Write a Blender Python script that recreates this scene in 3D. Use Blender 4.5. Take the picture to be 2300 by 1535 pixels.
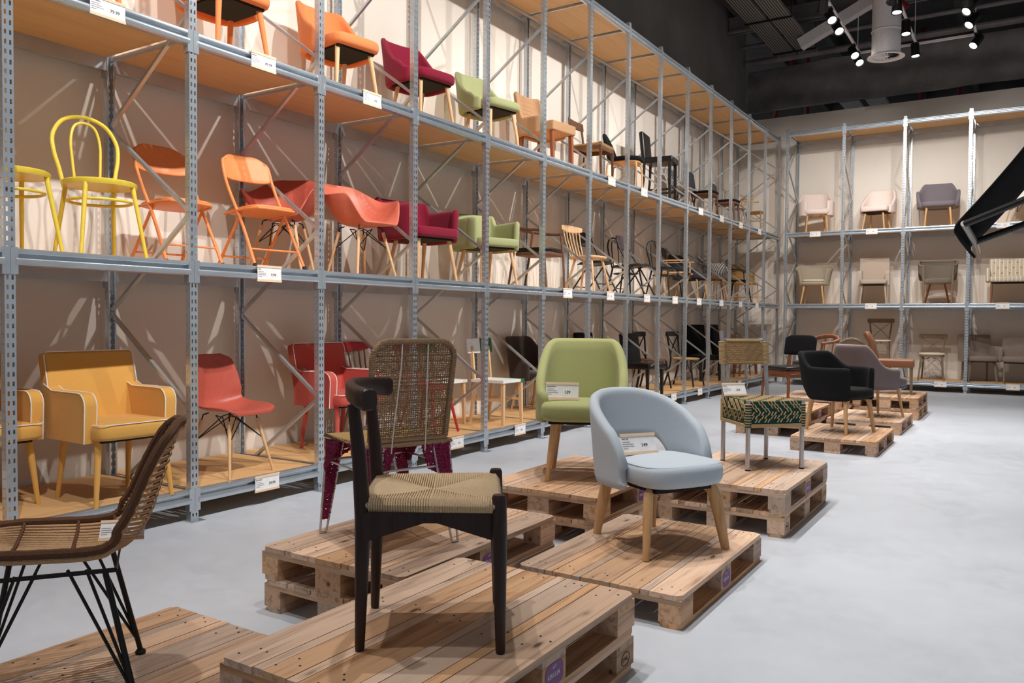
import bpy, math, random
import numpy as np
from mathutils import Matrix, Vector
for o in list(bpy.data.objects): bpy.data.objects.remove(o)
S = bpy.context.scene; COL = S.collection
rnd = random.Random(7)
PI = math.pi; R = math.radians
# ---------------------------------------------------------------- camera, world, exposure
IW, IH, FPX = 2300., 1535., 1812.04
CH, YAW, PITCH, ROLL = 1.2923, -0.5677, -0.0279, 0.0073
FWD = np.array([math.sin(YAW)*math.cos(PITCH), math.cos(YAW)*math.cos(PITCH), math.sin(PITCH)])
_r = np.array([math.cos(YAW), -math.sin(YAW), 0.]); _u = np.cross(_r, FWD)
RIGHT = math.cos(ROLL)*_r+math.sin(ROLL)*_u; UP = -math.sin(ROLL)*_r+math.cos(ROLL)*_u
cd = bpy.data.cameras.new('camera'); cam = bpy.data.objects.new('camera', cd); COL.objects.link(cam)
cd.sensor_fit = 'HORIZONTAL'; cd.sensor_width = 36.; cd.lens = 36.*FPX/IW; cd.clip_start = .05
mw = Matrix.Identity(4)
for i in range(3):
    mw[i][0] = RIGHT[i]; mw[i][1] = UP[i]; mw[i][2] = -FWD[i]
mw[2][3] = CH
cam.matrix_world = mw; S.camera = cam
w = bpy.data.worlds.new('world'); S.world = w; w.use_nodes = True
w.node_tree.nodes['Background'].inputs[0].default_value = (.86, .92, 1., 1); w.node_tree.nodes['Background'].inputs[1].default_value = .15
vs = S.view_settings; vs.view_transform = 'Standard'; vs.look = 'None'; vs.gamma = 1; vs.use_curve_mapping = False; vs.exposure = 0.76
LAMP_W = 150.          # one track spotlight, watts
LAMP_COL = (1., .97, .935)
def ray(u, v):
    d = FWD*FPX+RIGHT*(u-IW/2)-UP*(v-IH/2); return d/np.linalg.norm(d)
def on(u, v, axis, val):
    d = ray(u, v); o = np.array([0, 0, CH]); t = (val-o[axis])/d[axis]; return o+d*t
# ---------------------------------------------------------------- mesh builder
class B:
    def __init__(s): s.v = []; s.f = []
    def add(s, v, f):
        n = len(s.v); s.v.extend([tuple(map(float, p)) for p in v]); s.f.extend([tuple(n+i for i in q) for q in f]); return s
    def box(s, x0, x1, y0, y1, z0, z1, M=None):
        v = [(x, y, z) for x in (x0, x1) for y in (y0, y1) for z in (z0, z1)]
        if M is not None: v = [M@Vector(p) for p in v]
        return s.add(v, [(0,1,3,2),(4,6,7,5),(0,4,5,1),(2,3,7,6),(0,2,6,4),(1,5,7,3)])
    def beam(s, p0, p1, w, h, w1=None, h1=None, up=(0,0,1)):
        p0, p1 = Vector(p0), Vector(p1); t = (p1-p0).normalized(); up = Vector(up)
        if abs(t.dot(up)) > .98: up = Vector((1, 0, 0))
        a = t.cross(up).normalized(); b = a.cross(t)
        w1 = w if w1 is None else w1; h1 = h if h1 is None else h1; v = []
        for p, ww, hh in ((p0, w, h), (p1, w1, h1)):
            for q, e in ((-1,-1),(1,-1),(1,1),(-1,1)): v.append(p+a*(q*ww/2)+b*(e*hh/2))
        return s.add(v, [(3,2,1,0),(4,5,6,7),(0,1,5,4),(1,2,6,5),(2,3,7,6),(3,0,4,7)])
    def tube(s, pts, r, n=8, closed=False, flat=1.):
        P = [Vector(p) for p in pts]; m = len(P)
        rr = [r]*m if not hasattr(r, '__len__') else list(r)
        if len(rr) == 2 and m != 2: rr = [rr[0]+(rr[1]-rr[0])*i/(m-1) for i in range(m)]
        T = []
        for i in range(m):
            a = P[(i-1) % m] if (closed or i > 0) else P[i]; b = P[(i+1) % m] if (closed or i < m-1) else P[i]
            T.append((b-a).normalized())
        u = T[0].orthogonal().normalized()
        if abs(T[0].z) < .9: u = T[0].cross(Vector((0,0,1))).normalized()
        v = []
        for i in range(m):
            u = (u-T[i]*u.dot(T[i])).normalized(); b = T[i].cross(u)
            for k in range(n):
                a = 2*PI*k/n; v.append(P[i]+(u*math.cos(a)+b*math.sin(a)*flat)*rr[i])
        f = []
        for i in range(m if closed else m-1):
            j = (i+1) % m
            for k in range(n): f.append((i*n+k, i*n+(k+1) % n, j*n+(k+1) % n, j*n+k))
        if not closed: f.append(tuple(range(n-1, -1, -1))); f.append(tuple((m-1)*n+k for k in range(n)))
        return s.add(v, f)
    def rbox(s, c, size, r, k=3, fn=None, M=None):
        h = [x/2 for x in size]; r = min(r, *h)*.999; idx = {}; v = []; f = []
        def axis(hh):
            a = [hh-r+r*math.tan(PI/4*i/k) for i in range(k+1)]; return [-x for x in reversed(a)]+a
        A = [axis(x) for x in h]
        def vert(p):
            key = tuple(round(q, 5) for q in p)
            if key not in idx:
                q = [max(-(h[i]-r), min(h[i]-r, p[i])) for i in range(3)]; d = Vector([p[i]-q[i] for i in range(3)])
                if d.length > 1e-9: d = d.normalized()*r
                o = Vector(q)+d
                if fn: o = Vector(fn(*o))
                o = o+Vector(c)
                idx[key] = len(v); v.append(M@o if M is not None else o)
            return idx[key]
        for ax in range(3):
            b1, b2 = (ax+1) % 3, (ax+2) % 3
            for sg in (-1, 1):
                for i in range(len(A[b1])-1):
                    for j in range(len(A[b2])-1):
                        q = []
                        for (ii, jj) in ((i,j),(i+1,j),(i+1,j+1),(i,j+1)):
                            p = [0,0,0]; p[ax] = sg*h[ax]; p[b1] = A[b1][ii]; p[b2] = A[b2][jj]; q.append(vert(p))
                        if len(set(q)) > 2: f.append(tuple(q) if sg > 0 else tuple(reversed(q)))
        return s.add(v, f)
    def grid(s, P, flip=False):
        P = np.asarray(P); nu, nv = P.shape[:2]
        return s.add(P.reshape(-1, 3), [((i*nv+j),((i+1)*nv+j),((i+1)*nv+j+1),(i*nv+j+1))[::-1 if flip else 1] for i in range(nu-1) for j in range(nv-1)])
    def shell(s, P, th, rim=.5):
        P = np.asarray(P, float); nu, nv = P.shape[:2]
        du = np.gradient(P, axis=0); dv = np.gradient(P, axis=1)
        N = np.cross(du, dv); N /= np.linalg.norm(N, axis=2, keepdims=True)+1e-12
        A = P+N*th/2; C = P-N*th/2; n0 = len(s.v)
        s.grid(A); s.grid(C, True)
        bd = [(i,0) for i in range(nu)]+[(nu-1,j) for j in range(1,nv)]+[(i,nv-1) for i in range(nu-2,-1,-1)]+[(0,j) for j in range(nv-2,0,-1)]
        n1 = len(s.v); mid = []
        for (i, j) in bd:
            d = np.zeros(3)
            if i == 0: d -= du[i,j]/(np.linalg.norm(du[i,j])+1e-12)
            if i == nu-1: d += du[i,j]/(np.linalg.norm(du[i,j])+1e-12)
            if j == 0: d -= dv[i,j]/(np.linalg.norm(dv[i,j])+1e-12)
            if j == nv-1: d += dv[i,j]/(np.linalg.norm(dv[i,j])+1e-12)
            d /= np.linalg.norm(d)+1e-12
            mid += [P[i,j]+N[i,j]*th*.36+d*th*rim*.7, P[i,j]+d*th*rim, P[i,j]-N[i,j]*th*.36+d*th*rim*.7]
        s.v.extend([tuple(map(float, p)) for p in mid]); m = len(bd)
        for k in range(m):
            q = (k+1) % m; a, b = bd[k][0]*nv+bd[k][1], bd[q][0]*nv+bd[q][1]
            L1 = [n0+a, n1+3*k, n1+3*k+1, n1+3*k+2, n0+nu*nv+a]; L2 = [n0+b, n1+3*q, n1+3*q+1, n1+3*q+2, n0+nu*nv+b]
            for e in range(4): s.f.append((L1[e], L1[e+1], L2[e+1], L2[e]))
        return s
    def rings(s, rings, cap0=True, cap1=True):
        n = len(rings[0]); v = [p for r in rings for p in r]; f = []
        for i in range(len(rings)-1):
            for k in range(n): f.append((i*n+k, i*n+(k+1) % n, (i+1)*n+(k+1) % n, (i+1)*n+k))
        if cap0: f.append(tuple(range(n-1,-1,-1)))
        if cap1: f.append(tuple((len(rings)-1)*n+k for k in range(n)))
        return s.add(v, f)
    def pad(s, wf, wb, d, z0, z1, r=.02, n=4., xc=0., N=36, crown=.01, dish=0.):
        out = []
        def ring(ins, z):
            L = []
            for k in range(N):
                a = 2*PI*k/N; c, q = math.cos(a), math.sin(a)
                X = math.copysign(abs(c)**(2/n), c); Y = math.copysign(abs(q)**(2/n), q)
                wd = (wb+(wf-wb)*(X+1)/2)/2
                L.append((xc+X*(d/2-ins), Y*(wd-ins), z))
            return L
        h = min(r, (z1-z0)/2.01)
        for t in (0, .5, 1): a = t*PI/2; out.append(ring(r*(1-math.sin(a)), z0+h*(1-math.cos(a))))
        for t in (0, .33, .66, 1): a = t*PI/2; out.append(ring(r*(1-math.cos(a)), z1-h+h*math.sin(a)))
        m = min(wf, wb, d)/2
        out.append(ring(r+m*.3, z1+crown*.6)); out.append(ring(r+m*.6, z1+crown-dish*.5)); out.append(ring(m*.93, z1+crown-dish))
        return s.rings(out)
    def prism(s, poly, lo, hi, ax=2, M=None):
        n = len(poly); v = []
        for t in (lo, hi):
            for a, b in poly:
                p = {0: (t, a, b), 1: (a, t, b), 2: (a, b, t)}[ax]; v.append(M@Vector(p) if M is not None else p)
        f = [tuple(range(n-1,-1,-1)), tuple(range(n, 2*n))]+[(i, (i+1) % n, n+(i+1) % n, n+i) for i in range(n)]
        return s.add(v, f)
    def lathe(s, prof, n=16, c=(0,0,0), M=None):
        rg = []
        for r, z in prof:
            L = [Vector((c[0]+r*math.cos(2*PI*k/n), c[1]+r*math.sin(2*PI*k/n), c[2]+z)) for k in range(n)]
            rg.append([M@p for p in L] if M is not None else L)
        return s.rings(rg)
    def mesh(s, name, mat, ang=35):
        m = bpy.data.meshes.new(name); m.from_pydata(s.v, [], s.f); m.update()
        m.materials.append(MAT[mat] if isinstance(mat, str) else mat)
        if ang:
            for p in m.polygons: p.use_smooth = True
            m.set_sharp_from_angle(angle=R(ang))
        return m
def link(name, data, parent=None, loc=None, rot=None):
    o = bpy.data.objects.new(name, data); COL.objects.link(o)
    if parent: o.parent = parent
    if loc is not None: o.location = loc
    if rot is not None: o.rotation_euler = rot
    return o
def obj(name, b, mat, parent=None, ang=35, loc=None, rot=None): return link(name, b.mesh(name, mat, ang), parent, loc, rot)
def tag(o, label, cat, group=None, kind=None):
    if label: o['label'] = label
    if cat: o['category'] = cat
    if group: o['group'] = group
    if kind: o['kind'] = kind
    return o
def thing(name, label, cat, loc=(0,0,0), yaw=0, group=None, sc=1.):
    o = link(name, None, None, loc, (0, 0, R(yaw))); o.empty_display_size = .1; o.scale = (sc,)*3
    return tag(o, label, cat, group)
def struct(name, b, mat, ang=0): return tag(obj(name, b, mat, None, ang), None, None, None, 'structure')
def dup(root, loc, yaw, label, group=None):
    r = root.copy(); COL.objects.link(r); r.location = loc; r.rotation_euler = (0, 0, R(yaw)); r['label'] = label
    if group: r['group'] = group
    for ch in list(root.children):
        c = ch.copy(); COL.objects.link(c); c.parent = r
        for g in ch.children:
            d = g.copy(); COL.objects.link(d); d.parent = c
    return r
def bez(P, n=6):
    """smooth curve (Catmull-Rom) through points"""
    P = [Vector(p) for p in P]; out = []
    Q = [P[0]*2-P[1]]+P+[P[-1]*2-P[-2]]
    for i in range(1, len(Q)-2):
        for k in range(n):
            t = k/n; a, b, c, d = Q[i-1], Q[i], Q[i+1], Q[i+2]
            out.append(.5*((2*b)+(c-a)*t+(2*a-5*b+4*c-d)*t*t+(3*b-a-3*c+d)*t**3))
    return out+[P[-1]]
def interp(x, xs, ys): return float(np.interp(x, xs, ys))
def sm(t): t = max(0., min(1., t)); return t*t*(3-2*t)
# ---------------------------------------------------------------- materials
MAT = {}
def lin(h):
    h = h.lstrip('#'); c = [int(h[i:i+2], 16)/255 for i in (0, 2, 4)]
    return tuple((x/12.92 if x <= .04045 else ((x+.055)/1.055)**2.4) for x in c)+(1,)
def newmat(name, col, rough=.6, metal=0., spec=.5):
    m = bpy.data.materials.new(name); m.use_nodes = True; nt = m.node_tree; b = nt.nodes['Principled BSDF']
    b.inputs['Base Color'].default_value = col; b.inputs['Roughness'].default_value = rough; b.inputs['Metallic'].default_value = metal
    b.inputs['Specular IOR Level'].default_value = spec; MAT[name] = m
    def N(t, **k):
        n = nt.nodes.new(t)
        for a, v in k.items():
            if a in n.inputs: n.inputs[a].default_value = v
            else: setattr(n, a, v)
        return n
    return m, nt, b, N, nt.links.new
def coords(N, L, scale=(1,1,1), rndoff=True):
    tc = N('ShaderNodeTexCoord'); mp = N('ShaderNodeMapping'); mp.inputs['Scale'].default_value = scale
    if rndoff:
        oi = N('ShaderNodeObjectInfo'); ml = N('ShaderNodeVectorMath', operation='SCALE'); ml.inputs[0].default_value = (13.7, 7.3, 5.1)
        L(oi.outputs['Random'], ml.inputs['Scale']); ad = N('ShaderNodeVectorMath', operation='ADD')
        L(tc.outputs['Object'], ad.inputs[0]); L(ml.outputs[0], ad.inputs[1]); L(ad.outputs[0], mp.inputs['Vector'])
    else: L(tc.outputs['Object'], mp.inputs['Vector'])
    return mp.outputs['Vector']
def ramp(N, L, src, stops):
    r = N('ShaderNodeValToRGB'); L(src, r.inputs['Fac']); e = r.color_ramp.elements
    while len(e) > 1: e.remove(e[-1])
    e[0].position, e[0].color = stops[0]
    for p, c in stops[1:]: q = e.new(p); q.color = c
    return r.outputs['Color']
def mixc(c, f): return tuple(min(1, x*f) for x in c[:3])+(1,)
def bump(N, L, b, src, st=.2, dist=.002):
    n = N('ShaderNodeBump'); n.inputs['Strength'].default_value = st; n.inputs['Distance'].default_value = dist
    L(src, n.inputs['Height']); L(n.outputs['Normal'], b.inputs['Normal'])
def fabric(name, hexc, rough=.9, amp=.10, scale=420., sheen=.15):
    c = lin(hexc); m, nt, b, N, L = newmat(name, c, rough, 0, .25); b.inputs['Sheen Weight'].default_value = sheen if max(c[:3]) > .05 else .02
    v = coords(N, L); n = N('ShaderNodeTexNoise', Scale=scale, Detail=2.); L(v, n.inputs['Vector'])
    L(ramp(N, L, n.outputs['Fac'], [(.3, mixc(c, 1-amp)), (.7, mixc(c, 1+amp))]), b.inputs['Base Color']); bump(N, L, b, n.outputs['Fac'], .25, .001)
def plain(name, hexc, rough=.5, metal=0., spec=.5, amp=.05, scale=30.):
    c = lin(hexc); m, nt, b, N, L = newmat(name, c, rough, metal, spec)
    v = coords(N, L); n = N('ShaderNodeTexNoise', Scale=scale, Detail=3.); L(v, n.inputs['Vector'])
    L(ramp(N, L, n.outputs['Fac'], [(.3, mixc(c, 1-amp)), (.7, mixc(c, 1+amp))]), b.inputs['Base Color'])
def wood(name, c1, c2, axis=2, sc=26., rough=.55, knots=False, vary=.0, str_=.12):
    c1, c2 = lin(c1), lin(c2); m, nt, b, N, L = newmat(name, c1, rough, 0, .35)
    s3 = [sc]*3; s3[axis] = sc*.045; v = coords(N, L, tuple(s3))
    n = N('ShaderNodeTexNoise', Scale=1.6, Detail=6., Roughness=.62, Distortion=.6); L(v, n.inputs['Vector'])
    col = ramp(N, L, n.outputs['Fac'], [(.28, c2), (.5, c1), (.75, mixc(c1, 1.1))])
    if knots:
        s4 = [9.]*3; s4[axis] = 3.2; v2 = coords(N, L, tuple(s4))
        vo = N('ShaderNodeTexVoronoi', Scale=1.0); L(v2, vo.inputs['Vector'])
        k = ramp(N, L, vo.outputs['Distance'], [(.05, (1,1,1,1)), (.11, (.25,.25,.25,1)), (.2, (0,0,0,1))])
        mx = N('ShaderNodeMixRGB', blend_type='MIX'); L(k, mx.inputs['Fac']); L(col, mx.inputs['Color1']); mx.inputs['Color2'].default_value = mixc(c2, .38); col = mx.outputs['Color']
    if vary:
        oi = N('ShaderNodeObjectInfo'); hs = N('ShaderNodeHueSaturation')
        mr = N('ShaderNodeMapRange'); mr.inputs['To Min'].default_value = 1-vary; mr.inputs['To Max'].default_value = 1+vary*.7; L(oi.outputs['Random'], mr.inputs['Value'])
        m2 = N('ShaderNodeMath', operation='MULTIPLY_ADD'); L(oi.outputs['Random'], m2.inputs[0]); m2.inputs[1].default_value = 7.77; m2.inputs[2].default_value = .3
        m3 = N('ShaderNodeMath', operation='FRACT'); L(m2.outputs[0], m3.inputs[0])
        m4 = N('ShaderNodeMapRange'); m4.inputs['To Min'].default_value = .70; m4.inputs['To Max'].default_value = 1.15; L(m3.outputs[0], m4.inputs['Value'])
        L(mr.outputs[0], hs.inputs['Value']); L(m4.outputs[0], hs.inputs['Saturation']); L(col, hs.inputs['Color']); col = hs.outputs['Color']
    L(col, b.inputs['Base Color']); bump(N, L, b, n.outputs['Fac'], str_, .002)
def weave(name, c1, c2, su=60., sv=60., rough=.85, axis='X', st=.6):
    """twisted cord / basket weave: stripes across with breaks along"""
    c1, c2 = lin(c1), lin(c2); m, nt, b, N, L = newmat(name, c1, rough, 0, .25)
    v = coords(N, L, (su, su, sv)); n = N('ShaderNodeTexNoise', Scale=1., Detail=3., Roughness=.6, Distortion=.4); L(v, n.inputs['Vector'])
    wv = N('ShaderNodeTexWave', Scale=1., Distortion=1.2, Detail=1.); wv.bands_direction = axis; L(v, wv.inputs['Vector'])
    ad = N('ShaderNodeMath', operation='MULTIPLY_ADD'); L(wv.outputs['Fac'], ad.inputs[0]); ad.inputs[1].default_value = .5; L(n.outputs['Fac'], ad.inputs[2])
    L(ramp(N, L, ad.outputs[0], [(.35, c2), (.75, c1)]), b.inputs['Base Color']); bump(N, L, b, ad.outputs[0], st, .004)
# room surfaces
def mk_floor():
    c = lin('#c3c8d0'); m, nt, b, N, L = newmat('concrete', c, .42, 0, .35)
    v = coords(N, L, (1, 1, 1), False); n = N('ShaderNodeTexNoise', Scale=.9, Detail=8., Roughness=.62); L(v, n.inputs['Vector'])
    n2 = N('ShaderNodeTexNoise', Scale=9., Detail=5., Distortion=1.5); L(v, n2.inputs['Vector'])
    ad = N('ShaderNodeMath', operation='MULTIPLY_ADD'); L(n2.outputs['Fac'], ad.inputs[0]); ad.inputs[1].default_value = .35; L(n.outputs['Fac'], ad.inputs[2])
    L(ramp(N, L, ad.outputs[0], [(.4, mixc(c, .86)), (.65, c), (.95, mixc(c, 1.1))]), b.inputs['Base Color'])
    L(ramp(N, L, n2.outputs['Fac'], [(.3, (.34,)*3+(1,)), (.7, (.5,)*3+(1,))]), b.inputs['Roughness'])
mk_floor()
plain('wall_white', '#e6ddd2', .8, 0, .2, .02, 2.)
plain('wall_taupe', '#a89b92', .85, 0, .2, .03, 1.5)
plain('dark_wall', '#8c8681', .85, 0, .2, .12, 1.2)
plain('dark_duct', '#8a8583', .6, .2, .3, .25, 2.2)
plain('ceiling_dark', '#5e5a59', .9, 0, .1, .2, 1.)
plain('tray_metal', '#a39d97', .5, .5)
plain('white_paint', '#e8e2e2', .45)
plain('black_metal', '#141313', .45, .2)
plain('black_plastic', '#17171a', .4)
plain('black_rubber', '#0d0d0d', .7)
plain('red_pipe', '#8c2a26', .5)
plain('steel', '#c9c6c4', .32, .85)
plain('alu', '#c4c1c2', .33, .8)
plain('brass', '#b08a3c', .35, .8)
def mk_galv():
    c = lin('#c4ccd3'); m, nt, b, N, L = newmat('galvanised', c, .27, .72)
    v = coords(N, L, (1, 1, 1)); n = N('ShaderNodeTexNoise', Scale=7., Detail=1.); L(v, n.inputs['Vector'])
    L(ramp(N, L, n.outputs['Fac'], [(.3, mixc(c, .94)), (.7, mixc(c, 1.05))]), b.inputs['Base Color'])
mk_galv()
wood('shelf_board', '#dcae78', '#d2a470', 1, 10., .6, str_=.03)
wood('pallet_wood', '#d2ab8a', '#9c7354', 1, 20., .75, True, .30, .3)
wood('pallet_side', '#c9a280', '#94694a', 0, 20., .75, True, .28, .3)
wood('oak', '#d2a878', '#b98a58', 2); wood('beech', '#dfb88c', '#cfa274', 2); wood('ash_light', '#e3c39a', '#d2aa7c', 2)
wood('walnut', '#6d4a37', '#4c3024', 2); wood('teak', '#8a5637', '#643a24', 2); wood('dark_wood', '#35231f', '#231614', 2, 26., .42)
wood('red_brown_wood', '#8f4f30', '#6f3a22', 2); wood('grey_wood', '#84705b', '#64523f', 2); wood('sign_wood', '#e9cfb2', '#dfbf9c', 1, 20.)
for n_, h_ in dict(f_orange='#e88850', f_crimson='#8a1834', f_green='#a2a676', f_moss='#a4a670', f_mustard='#d8a252', f_red='#c05248', f_blue='#b8c2cb', f_black='#0f0f11', f_mauve='#6d5f5f',
                   f_grey='#7d7378', f_pink='#ecd9cf', f_brown='#433833', f_beige='#b9a696', f_cream='#d8c6ac', f_taupe='#8b7b6e', f_charcoal='#3d3f44', f_white='#e8e2da', f_tan='#a98a6c').items(): fabric(n_, h_)
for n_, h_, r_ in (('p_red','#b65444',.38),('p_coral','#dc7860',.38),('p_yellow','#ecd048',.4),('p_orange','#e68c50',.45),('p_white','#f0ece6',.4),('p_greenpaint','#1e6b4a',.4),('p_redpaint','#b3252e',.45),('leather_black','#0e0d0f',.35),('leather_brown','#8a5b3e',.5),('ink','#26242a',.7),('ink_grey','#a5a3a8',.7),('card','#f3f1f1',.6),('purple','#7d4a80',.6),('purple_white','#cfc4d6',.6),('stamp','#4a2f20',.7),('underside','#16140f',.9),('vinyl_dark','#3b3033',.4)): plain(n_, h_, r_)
weave('rush', '#dcc29e', '#b2946e', 150., 150., .8, 'DIAGONAL', .5)
weave('jute', '#b6997a', '#7a5e44', 190., 190., .9, 'X', .8); weave('jute_light', '#c9a66f', '#9a7440', 180., 180., .9, 'Z', .7)
weave('pink_cord', '#9a2f58', '#5c1a38', 170., 170., .9, 'X', .9); weave('seagrass', '#e3b58a', '#b9855c', 70., 130., .8, 'Z', .9)
weave('rattan', '#c8a17a', '#94704c', 120., 120., .6, 'X', .3); weave('rattan_dark', '#73503a', '#482e1e', 200., 200., .65, 'X', .6)
weave('wicker_pale', '#d4c6ae', '#a89880', 120., 160., .8, 'Z', .8); weave('wicker_grey', '#9c8f80', '#64584c', 120., 160., .8, 'Z', .8); weave('cane', '#d3a25c', '#a9773c', 120., 160., .7, 'Z', .7)
weave('bead_cord', '#d6b98c', '#b08e5c', 300., 300., .85, 'X', .6); weave('green_cord', '#1f5750', '#12332f', 300., 300., .85, 'X', .6)
def mk_check():
    m, nt, b, N, L = newmat('houndstooth', (1,1,1,1), .85); v = coords(N, L, (1,1,1), False)
    ck = N('ShaderNodeTexChecker', Scale=55.); ck.inputs['Color1'].default_value = lin('#d9d6d2'); ck.inputs['Color2'].default_value = lin('#2a2a2c'); L(v, ck.inputs['Vector']); L(ck.outputs['Color'], b.inputs['Base Color'])
    m, nt, b, N, L = newmat('stripe', (1,1,1,1), .9); v = coords(N, L, (0,1,0), False)
    wv = N('ShaderNodeTexWave', Scale=5.); wv.bands_direction = 'Y'; L(v, wv.inputs['Vector']); L(ramp(N, L, wv.outputs['Fac'], [(.0, lin('#cfbfa6')), (.85, lin('#cfbfa6')), (.95, lin('#efe6d8'))]), b.inputs['Base Color'])
    m, nt, b, N, L = newmat('lamp_lens', (1,1,1,1)); b.inputs['Emission Color'].default_value = (1,.97,.92,1); b.inputs['Emission Strength'].default_value = 14.
mk_check()
# ---------------------------------------------------------------- room shell
XL, Y0, BAY = -4.4123, 2.087, 1.0865          # front face of left rack, first upright, bay width
LEV = (0.20, 1.64, 3.07, 5.09)                # beam tops
YB, XB0, BAYB = 16.7663, -4.1693, 1.0736      # front face of the rack along the back wall
XR = -5.30                                     # rear upright (aisle side edge)
WX, WY = -5.42, 17.78
struct('floor', B().box(-5.6, 9, -5, 26, -.1, 0), 'concrete')
struct('wall_left', B().box(WX-.12, WX, -5, WY+.12, 0, 5.32), 'wall_white')
struct('wall_upper_left', B().box(WX-.2, WX-.02, -5, 18.2, 5.32, 8.2), 'dark_wall')
struct('wall_back', B().box(WX-.12, 9, WY, WY+.12, 0, 5.66), 'wall_white')
struct('ceiling', B().box(-8, 9, -5, 26, 7.9, 8.05), 'ceiling_dark')
struct('wall_far', B().box(-8, 9, 25.9, 26, 0, 8), 'ceiling_dark')
b = B()
P = np.array([[(x, 18.2+.05*math.sin(x*2.1)+.03*math.sin(x*5.3+z*9)+.04*math.sin(z*11+x), z) for z in np.linspace(5.95, 6.85, 10)] for x in np.linspace(-5.38, 6, 70)])
b.shell(P, .05); b.box(-5.36, 6, 18.25, 18.42, 5.98, 6.82)
tag(obj('bulkhead_duct', b, 'dark_duct'), 'large crumpled dark grey duct crossing above the white back wall', 'duct')
# ---------------------------------------------------------------- ceiling fittings
def tray(x, name_label):
    t = thing('cable_tray', name_label, 'cable tray', (x, 0, 6.85), 0, 'cable trays under the ceiling')
    bb = B(); bb.box(-.17, .17, -4, 17.5, -.004, .004)
    for sx in (-.17, .17): bb.box(sx-.004, sx+.004, -4, 17.5, 0, .07)
    obj('tray_bed', bb, 'tray_metal', t, 0)
    slot = B()
    for k in range(7): slot.box(-.14+k*.046, -.125+k*.046, 6, 17.5, -.007, -.0045)
    obj('slot_row', slot, 'black_metal', t, 0)
    hm = B().box(-.22, .22, -.02, .02, -.035, -.008).tube([(-.2, 0, 0), (-.2, 0, 1.04)], .006, 6).tube([(.2, 0, 0), (.2, 0, 1.04)], .006, 6).mesh('hanger', 'black_metal', 0)
    for y in (5.2, 7.2, 9.2, 11.2, 13.2, 15.2, 17.2): link('hanger', hm, t, (0, y, 0))
tray(-4.35, 'perforated grey cable tray nearest the dark left wall'); tray(-3.93, 'perforated grey cable tray on the aisle side of the pair')
# round white supply duct with a swirl diffuser
t = thing('air_duct', 'white round air duct with swirl diffuser hanging from the ceiling', 'duct', (-2.07, 14.75, 5.70))
b = B(); b.tube([(0,0,.03)]+[(0,0,z) for z in (.3,.8,1.05)]+bez([(0,0,1.1),(-.1,-.03,1.32),(-.32,-.1,1.5),(-.7,-.2,1.62)], 5), .225, 24); obj('duct_pipe', b, 'white_paint', t)
b = B(); b.tube([(.226*math.cos(a), .226*math.sin(a), .42) for a in np.linspace(0, 2*PI, 25)[:-1]], .012, 6, True); b.tube([(.226*math.cos(a), .226*math.sin(a), 1.0) for a in np.linspace(0, 2*PI, 25)[:-1]], .012, 6, True); obj('seam_ring', b, 'white_paint', t)
b = B(); b.lathe([(.20,.03),(.285,.0),(.29,-.012),(.275,-.016),(.21,-.004),(.20,.03)], 32); obj('diffuser_rim', b, 'white_paint', t)
b = B(); b.lathe([(.0,.03),(.205,.03),(.205,.034),(0,.034)], 24); obj('diffuser_back', b, 'black_metal', t)
vm = B().add([(.04,-.008,.004),(.2,-.035,.004),(.2,.02,.026),(.04,.008,.02)], [(0,1,2,3)]).mesh('vane', 'white_paint', 0)
for k in range(16): link('vane', vm, t, (0,0,0), (0,0,2*PI*k/16))
obj('diffuser_hub', B().lathe([(0,0),(.045,.002),(.045,.025),(0,.025)], 16), 'white_paint', t)
b = B(); b.beam(on(1797, 101, 1, 16.4), on(1990, -18, 1, 16.4), .20, .20); tag(obj('sloping_duct', b, 'white_paint'), 'sloping pale grey square duct behind the round white duct', 'duct')
b = B()
for x in np.arange(-5.2, 7, 1.3): b.box(x-.06, x+.06, -5, 25.9, 7.62, 7.9)
tag(obj('ceiling_joists', b, 'ceiling_dark', None, 0), 'dark joists running along under the ceiling', 'joists', None, 'structure')
for i, y in enumerate((9.5, 13.2, 16.9)):
    b = B().box(-5.4, 7, y-.1, y+.1, 7.3, 7.34).box(-5.4, 7, y-.1, y+.1, 7.58, 7.62).box(-5.4, 7, y-.02, y+.02, 7.3, 7.6)
    o = tag(obj('roof_beam', b, 'dark_duct', None, 0), None, None, None, 'structure'); o.name = 'trim_%d' % (i+1)
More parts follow.
